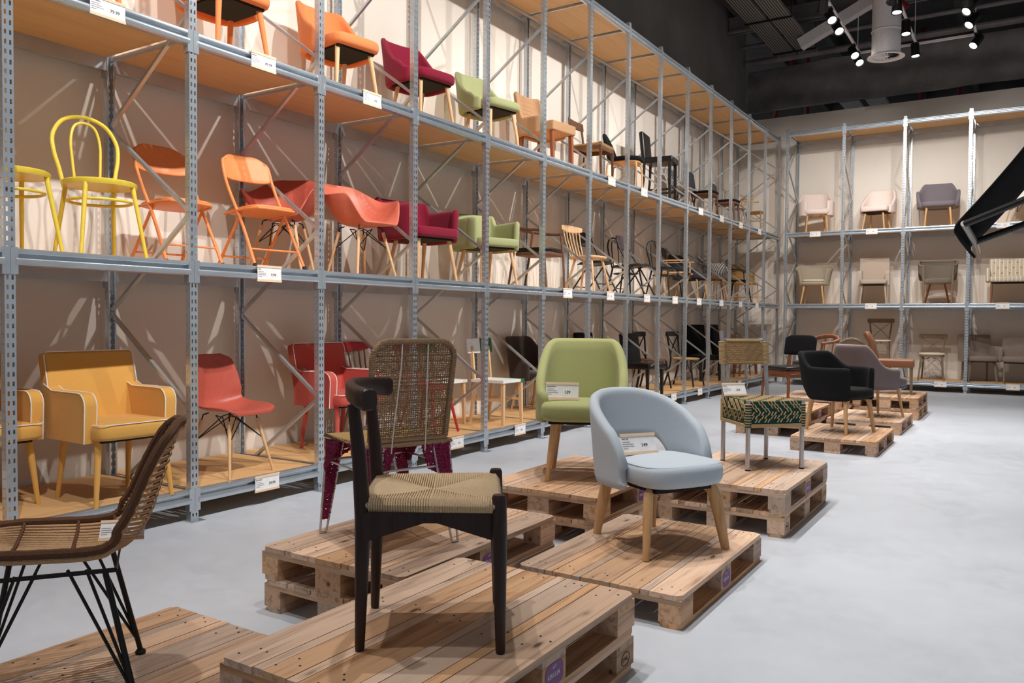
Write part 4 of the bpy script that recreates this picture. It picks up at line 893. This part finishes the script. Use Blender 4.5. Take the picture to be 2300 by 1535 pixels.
# wooden chair with black cushions and the armchair behind it
T = chair('cushioned_wood_chair', 'brown wooden chair with black seat and curved black back pad', (-2.40, 9.86, .288), 244)
pad_back(T, 'teak', 'f_black', .82, .21, 'leather_black', .42, 5)
for s in (-1, 1): obj('side_rail', B().beam((.2, s*.185, .36), (-.2, s*.17, .36), .018, .04), 'teak', T, 0)
obj('front_rail', B().beam((.2, -.185, .37), (.2, .185, .37), .018, .045), 'teak', T, 0)
def wood_arm(T, wd, seat, h=.76, ah=.66):
    obj('seat', B().pad(.50, .44, .46, .42, .465, .015, 4, .02), seat, T, 60); obj('seat_frame', B().pad(.49, .43, .45, .38, .418, .008, 5, .02), wd, T, 40)
    A = bez([(.20, .285, ah-.01), (.02, .285, ah), (-.16, .24, ah+.03), (-.25, .12, h-.03), (-.275, 0, h-.02), (-.25, -.12, h-.03), (-.16, -.24, ah+.03), (.02, -.285, ah), (.20, -.285, ah-.01)], 5); obj('arm_rail', B().tube(A, [.014+.012*math.sin(PI*i/(len(A)-1))**2 for i in range(len(A))], 8, False, 1.2), wd, T)
    for s in (-1, 1):
        obj('leg', B().tube([(.24, s*.24, 0), (.215, s*.25, .40), (.17, s*.28, ah-.01)], [.013, .016], 8), wd, T); obj('back_leg', B().tube([(-.27, s*.20, 0), (-.20, s*.2, .42), (-.17, s*.225, ah+.03)], [.013, .016], 8), wd, T); obj('back_slat', B().tube([(-.2, s*.07, .43), (-.262, s*.075, h-.03)], .009, 8), wd, T)
T = chair('wooden_armchair', 'brown wooden armchair with grey seat farther back than the black-cushioned chair', (-2.42, 11.5, .288), 238); wood_arm(T, 'teak', 'f_charcoal', .82, .72)
T = chair('oval_back_chair', 'oval-back upholstered chair in a pale wood frame behind the mauve armchair', (-2.17, 12.55, .144), 105)
E_ = [(-.225-.1*(math.sin(a)*.22), .21*math.cos(a), .66+.235*math.sin(a)) for a in np.linspace(0, 2*PI, 41)[:-1]]; obj('back_frame', B().tube(E_, .024, 8, True), 'grey_wood', T); obj('backrest', B().add([(x+.004, y*.95, .66+(z-.66)*.95) for x, y, z in E_]+[(x-.02, y*.95, .66+(z-.66)*.95) for x, y, z in E_], [tuple(range(40)), tuple(range(79, 39, -1))]+[(i, (i+1) % 40, 40+(i+1) % 40, 40+i) for i in range(40)]), 'f_taupe', T)
obj('seat', B().pad(.48, .43, .46, .40, .475, .03, 3.5, .02), 'f_taupe', T, 60); obj('seat_frame', B().pad(.5, .45, .48, .36, .40, .01, 3.5, .02), 'grey_wood', T, 40); legs(T, 'grey_wood', four(.2, .19, -.17, .17, .37), four(.21, .2, -.23, .18, 0), .022, .012)
for s in (-1, 1): obj('back_post', B().tube([(-.19, s*.1, .40), (-.205, s*.1, .46)], .02, 8), 'grey_wood', T)
# price signs standing on the chairs
sign('white price card reading 139 leaning on the green chair back', (-2.46, 4.45, .785), -64, '139', 'SABRINNA', 12, 1., True, 'price signs on chairs')
sign('white price card reading 149 standing in the pale blue chair', (-1.66, 3.845, .600), -34, '149', 'PATTIE', 22, 1., True, 'price signs on chairs')
sign('white price card reading 159 on the cord-woven aluminium chair', (-1.715, 5.62, .765), -44, '159', 'ABBAS', 26, .85, True, 'price signs on chairs')
# ---------------------------------------------------------------- chairs on the left rack
Z1_, Z2_, Z3_ = LEV[0]-.004, LEV[1]-.004, LEV[2]-.004
def put(name, label, lev, x, y, yaw, fn, *a, sc=1., **k):
    T = chair(name, label, (x, y, (Z1_, Z2_, Z3_)[lev]), yaw, sc); fn(T, *a, **k); return T
def fabric_legs(T, fab):
    uph_side(T, fab, fab, .86, .50, 100, (.022, .014), .50, (.40, .49))
# upper shelf
put('orange_chair', 'orange upholstered chair cut by the top edge at far left', 2, -4.80, 2.64, -6, fabric_legs, 'f_orange')
put('orange_chair', 'orange upholstered chair with orange fabric-covered legs on the upper shelf', 2, -4.80, 3.74, -4, fabric_legs, 'f_orange')
put('orange_chair', 'orange upholstered chair with round pale wooden legs on the upper shelf', 2, -4.78, 4.86, -9, uph_side, 'f_orange', 'beech')
put('crimson_chair', 'crimson armless upholstered chair on the upper shelf', 2, -4.78, 5.90, -9, uph_side, 'f_crimson', 'beech')
put('green_chair', 'olive green armless upholstered chair on the upper shelf', 2, -4.78, 7.04, -12, uph_side, 'f_green', 'beech', lo=.25)
def seagrass(T):
    obj('backrest', B().shell(wrap(.47, .20, -.06, 4.5, 128, const(.37), lambda s: .86-(.86-.53)*sm((s-.42)/.22), .18, 0, 51, 12), .05), 'seagrass', T, 60)
    obj('seat', B().rbox((.03, 0, .425), (.48, .46, .11), .02, 3), 'seagrass', T, 60); b = B()
    for k in range(9):
        z = .41+k*.05; h_ = .2; b.tube([(-.26-.18*(z-.42)+.02, y, z) for y in np.linspace(-h_, h_, 9)], .012, 6)
    obj('woven_row', b, 'seagrass', T)['kind'] = 'stuff'
    for x, y in ((.22, .19), (.22, -.19), (-.22, .18), (-.22, -.18)): obj('leg', B().beam((x, y, .38), (x*1.08, y, 0), .042, .042, .034, .034), 'red_brown_wood', T, 0)
put('seagrass_chair', 'woven seagrass chair with reddish brown square legs', 2, -4.78, 8.20, -6, seagrass)
put('cord_seat_chair', 'brown wooden chair with a pale corded seat next to the seagrass chair', 2, -4.76, 9.36, 4, rail_back, 'walnut', 'jute_light', .80)
def round_black(T):
    P = np.array([[(-.20-.22*(z-.42)+.9*y*y, y, z) for z in np.linspace(.44+.0*abs(y), .44+.38*math.sqrt(max(.03, 1-(y/.235)**2)), 10)] for y in np.linspace(-.23, .23, 21)]); obj('backrest', B().shell(P, .045), 'f_black', T, 60)
    obj('seat', B().pad(.48, .44, .48, .42, .475, .025, 2.6, .03), 'f_black', T, 60); obj('seat_base', B().pad(.40, .36, .40, .395, .42, .008, 3, .03), 'oak', T, 40)
    for x, y in ((.22, .2), (.22, -.2), (-.22, .19), (-.22, -.19)): obj('leg', B().tube(bez([(x*.3, y*.3, .39), (x*.8, y*.8, .39), (x*.93, y*.93, .33), (x, y, 0)], 4), [.014]*9+[.013, .012, .011, .011], 8), 'oak', T)
put('round_back_chair', 'black chair with a rounded back and bent pale wooden legs', 2, -4.78, 10.38, 12, round_black)
put('bar_stool', 'tall black leather bar stool with a footrest on the upper shelf', 2, -4.80, 11.70, 8, block_dining, 'leather_black', 'black_plastic', 1.10, .42, .045, True, 6, .70, True)
def hounds_side(T): shell_side(T, 'houndstooth', 'black_plastic')
put('houndstooth_chair', 'black and white checked shell chair behind the bar stool', 2, -5.02, 13.20, -4, hounds_side)
put('pad_back_chair', 'wooden chair with black seat and tall charcoal back pad, nearer of the pair', 2, -4.82, 13.75, 2, pad_back, 'walnut', 'f_charcoal', .84, .26, 'f_black')
put('pad_back_chair', 'wooden chair with black seat and short charcoal back pad, farther of the pair', 2, -4.80, 14.95, 2, pad_back, 'walnut', 'f_charcoal', .80, .18, 'f_black')
def metal_chair(T, mat='steel', arms=True):
    obj('seat', B().pad(.36, .34, .36, .435, .45, .008, 5, 0), mat, T, 50)
    obj('back_frame', B().tube(bez([(-.15, .15, .44), (-.19, .17, .62), (-.215, .15, .80), (-.225, .07, .845), (-.225, -.07, .845), (-.215, -.15, .80), (-.19, -.17, .62), (-.15, -.15, .44)], 5), .010, 8), mat, T)
    obj('back_slat', B().box(-.215, -.205, -.035, .035, .44, .84), mat, T, 0)
    if arms:
        for s in (-1, 1): obj('arm', B().tube(bez([(-.19, s*.17, .64), (-.02, s*.225, .65), (.12, s*.22, .62), (.14, s*.17, .44)], 4), .010, 8), mat, T)
    for x, y in ((.14, .14), (.14, -.14), (-.14, .14), (-.14, -.14)): obj('leg', B().tube(bez([(x*.6, y*.6, .43), (x, y, .40), (x*1.25, y*1.25, .2), (x*1.5, y*1.42, 0)], 4), [.018]*6+[.016, .015, .014, .013, .012, .012, .012], 6), mat, T)
put('metal_chair', 'grey metal chair with a bent tube back on the upper shelf', 2, -4.95, 16.0, 5, metal_chair, 'tray_metal', False)
def wishbone(T, wd='oak'):
    obj('seat', B().pad(.48, .40, .42, .435, .46, .01, 6, .0), 'jute_light', T, 50)
    A = bez([(.06, .27, .70), (-.10, .25, .705), (-.21, .13, .72), (-.24, 0, .725), (-.21, -.13, .72), (-.10, -.25, .705), (.06, -.27, .70)], 6); obj('top_rail', B().tube(A, .014, 8), wd, T)
    for s in (-1, 1):
        obj('leg', B().tube([(.2, s*.21, 0), (.19, s*.205, .46)], [.013, .016], 8), wd, T); obj('back_leg', B().tube(bez([(-.2, s*.2, 0), (-.17, s*.19, .43), (-.13, s*.21, .58), (-.05, s*.255, .70)], 4), [.014, .013], 8), wd, T)
        obj('splat', B().tube([(-.20, s*.012, .44), (-.225, s*.02, .60), (-.236, s*.07, .72)], .008, 6), wd, T); obj('side_rail', B().tube([(.19, s*.2, .30), (-.19, s*.185, .30)], .009, 8), wd, T)
    for x, y in ((.195, .2), (-.19, .18)): obj('front_rail', B().tube([(x, -y, .42), (x, y, .42)], .011, 8), wd, T)
put('wishbone_chair', 'pale wooden wishbone-back chair at the far end of the upper shelf', 2, -4.80, 16.72, 5, wishbone)
# middle shelf
put('bentwood_chair', 'yellow backless seat with ring stretcher beside the left edge', 1, -4.80, 2.30, 0, bentwood, 'p_yellow', back=False)
put('bentwood_chair', 'yellow bentwood chair with its double loop back in full view', 1, -4.74, 2.79, -8, bentwood, 'p_yellow')
put('folding_chair', 'orange folding chair standing behind an upright, farther back of the two', 1, -5.04, 3.50, -4, folding, 'p_orange', 'p_orange')
put('folding_chair', 'orange folding chair near the shelf edge beside the red armchairs', 1, -4.80, 4.04, -6, folding, 'p_orange', 'p_orange')
put('shell_armchair', 'dull red plastic shell armchair half hidden by the orange folding chair', 1, -5.04, 4.48, -58, shell_arm, 'p_red', 'beech')
put('shell_armchair', 'coral plastic shell armchair on wooden dowel legs', 1, -4.76, 5.08, -8, shell_arm, 'p_coral', 'beech')
put('crimson_armchair', 'crimson upholstered armchair on the middle shelf', 1, -4.82, 5.94, -12, low_arm, 'f_crimson', 'beech')
put('green_armchair', 'olive green upholstered armchair on the middle shelf', 1, -4.84, 7.05, -20, low_arm, 'f_green', 'beech')
def slim_arm(T): wood_arm(T, 'walnut', 'leather_black', .74, .66)
put('wooden_armchair', 'walnut armchair with slim curved rail right of the green armchair', 1, -4.78, 8.02, 4, slim_arm)
put('spindle_chair', 'pale wooden spindle-back chair on the middle shelf', 1, -4.74, 9.22, -4, spindle, 'beech', 'beech', .86, 6)
put('folding_chair', 'black folding chair behind the pale spindle chair', 1, -5.04, 9.98, -6, folding, 'black_metal', 'black_plastic')
put('folding_chair', 'black padded folding chair leaning forward between two bentwood chairs', 1, -4.78, 10.70, 4, folding, 'black_metal', 'vinyl_dark')
put('bentwood_chair', 'black bentwood chair behind the black padded folding chair', 1, -5.06, 11.10, -8, bentwood, 'black_plastic')
put('bentwood_chair', 'black bentwood chair standing before the director chair', 1, -4.72, 11.78, -10, bentwood, 'black_plastic')
def director(T):
    obj('seat', B().box(-.2, .2, -.24, .24, .445, .452), 'f_black', T, 0); obj('backrest', B().box(-.235, -.229, -.26, .26, .70, .87), 'f_charcoal', T, 0)
    for s in (-1, 1):
        obj('arm', B().box(-.24, .24, s*.27-.025, s*.27+.025, .635, .655), 'oak', T, 0); obj('back_post', B().box(-.245, -.22, s*.255-.012, s*.255+.012, .64, .90), 'oak', T, 0); obj('arm_post', B().box(.16, .185, s*.255-.012, s*.255+.012, .45, .635), 'oak', T, 0)
        obj('seat_rail', B().box(-.22, .22, s*.245-.015, s*.245+.015, .43, .46), 'oak', T, 0); obj('foot_rail', B().box(-.25, .25, s*.245-.016, s*.245+.016, 0, .03), 'oak', T, 0)
    for x in (-.16, .16):
        for s in (-1, 1): obj('leg', B().beam((x, -s*.235, .03), (x, s*.235, .43), .016, .03), 'oak', T, 0)
put('director_chair', 'folding director chair with wooden arms and dark canvas back', 1, -4.98, 12.95, 10, director)
put('round_back_chair', 'small charcoal chair next to the director chair', 1, -5.0, 13.70, -4, uph_side, 'f_charcoal', 'oak', .80)
def hounds_arm(T): bowl(T, 'houndstooth', .435, .66, .80); dowel_base(T, 'ash_light', 'brass')
put('houndstooth_armchair', 'checked black and white bowl armchair on thin pale legs', 1, -4.76, 14.30, 14, hounds_arm)
put('spindle_chair', 'dark brown chair glimpsed behind the checked bowl armchair', 1, -5.08, 15.25, 6, spindle, 'walnut', 'walnut', .84, 5)
put('metal_chair', 'dark metal armchair with bent tube arms on the middle shelf', 1, -4.78, 15.75, 5, metal_chair, 'black_metal')
def cane_arm(T):
    obj('backrest', B().shell(wrap(.54, .25, -.02, 2.6, 118, const(.42), lambda s: .84-(.84-.62)*sm((s-.4)/.5), .15, 0, 41, 10), .02), 'cane', T, 60); obj('seat', B().pad(.50, .46, .46, .41, .45, .015, 3.4, .02), 'cane', T, 60)
    for x, y in ((.2, .2), (.2, -.2), (-.2, .19), (-.2, -.19)): obj('leg', B().tube([(x, y, .42), (x*1.1, y*1.06, 0)], .014, 8), 'oak', T); obj('ring', B().tube([(x, y, .15), (x*.2, y*1.02, .15)], .008, 6), 'oak', T)
put('cane_armchair', 'honey-coloured cane armchair at the far end of the middle shelf', 1, -4.98, 16.85, 0, cane_arm)
# lowest shelf
put('mustard_armchair', 'mustard armchair cut by the left edge of the picture', 0, -5.06, 2.22, 0, piped_arm, 'f_mustard')
put('mustard_armchair', 'mustard armchair with white piping in full view', 0, -4.66, 2.815, -2, piped_arm, 'f_mustard')
put('shell_chair', 'red plastic shell chair on wooden dowel legs', 0, -4.72, 3.71, 6, shell_side, 'p_red', 'beech')
put('red_armchair', 'red armchair with white piping on the lowest shelf', 0, -4.86, 4.93, -4, piped_arm, 'f_red')
put('spindle_chair', 'red-railed wooden spindle chair behind the red armchair', 0, -5.12, 5.62, 4, spindle, 'grey_wood', 'p_redpaint', .86, 6)
put('spindle_chair', 'red painted spindle chair mostly hidden by the jute back', 0, -4.84, 6.10, 4, spindle, 'p_redpaint', 'p_redpaint', .86, 6)
put('painted_chair', 'white and green seat chair mostly hidden by the jute-backed chair', 0, -5.10, 6.62, 0, plank_back, 'beech', 'p_white', 'p_white', 'p_greenpaint', 'p_greenpaint')
put('painted_chair', 'wooden chair with white and green painted seat and back', 0, -4.69, 7.09, 0, plank_back, 'beech', 'p_white', 'p_greenpaint', 'p_white', 'p_greenpaint')
put('brown_tub_chair', 'dark brown upholstered chair beside the white and green one', 0, -4.96, 8.34, -12, uph_side, 'f_brown', 'oak', .86, .48, 114, (.02, .012), .56)
put('spindle_chair', 'pale wooden armchair rail seen behind the dark brown chair', 0, -5.10, 8.98, 4, spindle, 'oak', 'oak', .76, 5, None, .43, True)
put('black_chair', 'black chair with narrow back seen above the green chair', 0, -4.95, 9.98, -6, block_dining, 'f_black', 'black_plastic', .92, .42)
put('black_chair', 'black upholstered chair with thick square legs on the lowest shelf', 0, -4.74, 11.02, -10, block_dining, 'leather_black', 'black_plastic', .90, .44)
put('cross_back_chair', 'black cross-back chair behind the black square-legged chair', 0, -5.06, 12.1, -4, cross_back, 'black_plastic', 'walnut')
put('cross_back_chair', 'black cross-back chair with a pale cane seat', 0, -4.80, 12.92, -4, cross_back, 'black_plastic', 'jute_light')
put('black_chair', 'tall black upholstered chair with a thin outlined back', 0, -4.98, 14.3, -30, block_dining, 'f_black', 'black_plastic', 1.02, .50)
put('black_chair', 'black rounded back narrow chair left of the aluminium chair top', 0, -4.95, 15.6, 0, block_dining, 'f_black', 'teak', 1.02, .42)
put('wooden_chair', 'brown wooden chair at the far end, nearer of two on the lowest shelf', 0, -4.85, 16.32, 0, pad_back, 'walnut', 'f_tan', .80, .2, 'f_tan')
put('wooden_chair', 'brown wooden chair last of all on the lowest shelf', 0, -4.90, 16.98, 0, pad_back, 'teak', 'f_tan', .80, .2, 'f_tan')
# ---------------------------------------------------------------- chairs on the back rack
def putb(name, label, lev, x, yaw, fn, *a, y=17.2, sc=1., **k): return put(name, label, lev, x, y, yaw, fn, *a, sc=sc, **k)
def block_feet(T, xs=((-.24, .19), (-.24, -.19))):
    for x, y in xs: obj('wood_block', B().box(x-.05, x+.05, y-.045, y+.045, 0, .035), 'oak', T, 0)
def pink_arm(T):
    obj('backrest', B().shell(wrap(.62, .28, -.02, 2.8, 146, lambda s: .50-.13*sm((s-.30)/.22), lambda s: .84-(.84-.62)*sm((s-.28)/.34), .2, .03, 61, 11), .06), 'f_pink', T, 60); obj('seat', B().pad(.53, .47, .50, .37, .48, .035, 3.6, .06), 'f_pink', T, 60)
    for x, y in ((.24, .2), (.24, -.2), (-.24, .19), (-.24, -.19)): obj('leg', B().tube(bez([(x*.4, y*.4, .365), (x*.85, y*.85, .355), (x, y, .02), (x, y, 0)], 4), .017, 8), 'oak', T)
    block_feet(T, ((-.30, .19), (-.30, -.19)))
def pink_side(T):
    uph_side(T, 'f_pink', 'oak', .82, .56, 118, (.02, .015), .46, (.36, .47), 2.6, .3, 1.02, .06, .27, .5); block_feet(T, ((-.30, .19), (-.30, -.19)))
putb('pink_armchair', 'pale pink upholstered armchair on the back rack', 2, -3.66, -74, pink_arm)
putb('pink_chair', 'pale pink armless chair on the back rack', 2, -2.52, -98, pink_side)
def grey_tub(T):
    obj('backrest', B().shell(wrap(.66, .28, -.02, 2.5, 128, const(.40), lambda s: .86-(.86-.70)*sm((s-.25)/.25)-.26*sm((s-.62)/.36), .16, .06, 61, 11), .055), 'f_grey', T, 60); obj('seat', B().pad(.60, .5, .50, .38, .48, .035, 4, .06), 'f_grey', T, 60)
    legs(T, 'oak', four(.2, .19, -.16, .18, .385), four(.25, .225, -.25, .21, 0), .021, .015); block_feet(T, ((-.31, .21), (-.31, -.21)))
putb('grey_tub_chair', 'mauve grey tub chair with rounded sides on the back rack', 2, -1.46, -84, grey_tub)
def white_shell(T): shell_side(T, 'p_white', 'oak')
putb('shell_chair', 'white plastic shell chair behind the black sling', 2, -.10, -110, white_shell)
def wicker_tub(T):
    obj('backrest', B().shell(wrap(.56, .26, -.01, 2.4, 132, const(.40), lambda s: .80-.10*sm((s-.3)/.6), .2, .22, 61, 11), .03), 'wicker_pale', T, 60); obj('seat', B().pad(.52, .46, .46, .385, .45, .03, 3, .03), 'wicker_pale', T, 60); obj('cushion', B().pad(.46, .40, .40, .455, .50, .02, 3.4, .03), 'f_cream', T, 60); legs(T, 'oak', four(.16, .16, -.16, .15, .41), four(.24, .22, -.24, .2, 0), .021, .014)
putb('wicker_tub_chair', 'pale wicker tub chair with a cream cushion', 1, -3.68, -84, wicker_tub)
def beige_arm(T): piped_arm(T, 'f_beige', 'f_beige', .92, 8, .56, False, 'f_beige', -.04)
putb('beige_armchair', 'beige fabric armchair with a high square back', 1, -2.55, -84, beige_arm)
def wicker_grey(T):
    obj('backrest', B().shell(wrap(.62, .26, -.02, 2.4, 140, lambda s: .46+.12*sm((s-.5)/.2)*(1-sm((s-.8)/.15)), lambda s: .80-.10*sm((s-.5)/.4), .2, .04, 61, 11), .025), 'wicker_grey', T, 60); obj('top_roll', B().tube([Vector(p)+Vector((0, 0, .01)) for p in wrap(.62, .26, -.02, 2.4, 140, const(.4), lambda s: .80-.10*sm((s-.5)/.4), .2, .04, 61, 3)[:, -1]], .02, 8), 'wicker_grey', T)
    obj('seat', B().pad(.52, .48, .46, .38, .47, .02, 4, .03), 'wicker_grey', T, 60)
    for s in (-1, 1): obj('leg', B().tube([(.22, s*.25, .70), (.225, s*.24, .4), (.23, s*.23, 0)], .018, 8), 'grey_wood', T); obj('back_leg', B().tube([(.02, s*.12, .38), (-.25, s*.21, 0)], .018, 8), 'teak', T)
putb('wicker_armchair', 'grey brown wicker armchair with crossed wooden legs', 1, -1.44, -84, wicker_grey)
def tufted(T, fab, leg, w=.70, h=.84):
    th = R(9); M = Matrix.Translation((-.2, 0, .44))@Matrix.Rotation(-th, 4, 'Y'); hb = h-.44
    bk_ = obj('backrest', B().rbox((0, 0, hb/2), (.09, w-.08, hb), .03, 3, None, M), fab, T, 60)
    bt = B()
    for r_ in range(3):
        for c_ in range(5-(r_ % 2)): bt.lathe([(0, .006), (.011, .003), (.013, -.004), (0, -.004)], 8, M=M@Matrix.Translation((.046, (c_-(4-(r_ % 2))/2)*.12, .12+r_*.1))@Matrix.Rotation(PI/2, 4, 'Y'))
    obj('button', bt, 'leather_brown' if fab == 'stripe' else fab, bk_)
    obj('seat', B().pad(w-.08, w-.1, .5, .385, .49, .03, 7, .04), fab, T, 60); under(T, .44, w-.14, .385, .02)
    for s in (-1, 1): obj('arm', B().rbox((-.02, s*(w/2-.02), .52), (.44, .075, .26), .035, 3), fab, T, 60)
    legs(T, leg, four(.22, w/2-.08, -.2, w/2-.09, .385), four(.235, w/2-.07, -.24, w/2-.08, 0), .024, .016, 4)
putb('tufted_armchair', 'cream striped armchair with a buttoned back', 1, -.28, -88, tufted, 'stripe', 'teak', .72)
putb('cross_back_chair', 'tall brown cross-back stool in the second bay of the back rack', 0, -2.44, -88, cross_back, 'grey_wood', 'f_cream', .86, None, .27, y=17.25)
putb('cross_back_chair', 'brown cross-back chair with a thick cream cushion', 0, -1.50, -88, cross_back, 'grey_wood', 'grey_wood', .84, 'f_cream', y=17.14)
putb('taupe_armchair', 'taupe armchair turned sideways beside the quilted chair', 0, -.74, -70, piped_arm, 'f_taupe', y=17.27, pipe_on=False, h=.86)
putb('quilted_chair', 'quilted taupe armchair at the right edge of the lowest shelf', 0, -.08, -88, tufted, 'f_taupe', 'grey_wood', .66, .82, y=17.12)
# ---------------------------------------------------------------- black sling jutting in from the right
T = thing('hanging_sling', 'black fabric sling on thin black tubes jutting in at the right edge', 'sling', (.0, 0, 0))
def at(u, v, dist): return Vector(np.array([0, 0, CH])+ray(u, v)*dist)
a0, a1, c0, c1 = at(2159, 494, 3.55), at(2192, 541, 3.72), at(2420, 181, 3.25), at(2420, 272, 3.42)
P = np.zeros((14, 6, 3))
for i in range(14):
    t = i/13; e0, e1 = a0.lerp(c0, t), a1.lerp(c1, t); sag = .03*math.sin(PI*t)
    for j in range(6): P[i, j] = e0.lerp(e1, j/5)-Vector((0, 0, sag*.5))
obj('sling', B().shell(P, .012), 'f_black', T, 60)
n0 = at(2162, 545, 3.60); n1 = at(2189, 577, 3.70); P = np.zeros((8, 6, 3))
for i in range(8):
    t = i/7; e0 = a0.lerp(n0, t) if t < .6 else a0.lerp(n0, .6).lerp(n1, (t-.6)/.4); e1 = a1.lerp(n1, t)
    for j in range(6): P[i, j] = e0.lerp(e1, j/5)+Vector((-.02, -.03, 0))*math.sin(PI*t)
obj('pocket', B().shell(P, .012), 'f_black', T, 60)
obj('bar', B().tube([at(2165, 502, 3.50), at(2190, 545, 3.66)], .012, 10), 'tray_metal', T)
for (u, v, d0), (u1, v1, d1) in (((2168, 503, 3.50), (2430, 397, 3.3)), ((2190, 544, 3.66), (2430, 458, 3.45))): obj('tube', B().tube([at(u, v, d0), at(u1, v1, d1)], .0125, 10), 'black_metal', T)
q = at(2425, 300, 3.35); obj('frame_bar', B().tube([at(2420, 198, 3.24), at(2430, 400, 3.3), at(2430, 460, 3.45)], .014, 10), 'black_metal', T); obj('suspension_cable', B().tube([at(2420, 198, 3.24), Vector((at(2420, 198, 3.24).x, at(2420, 198, 3.24).y, 7.9))], .004, 6), 'black_metal', T)
# price card lying in the rattan chair
sign('white price card lying in the rattan chair seat', tuple(on(272, 1214, 2, .60)), -42, '99', None, 40, .62, True, 'price signs on chairs')
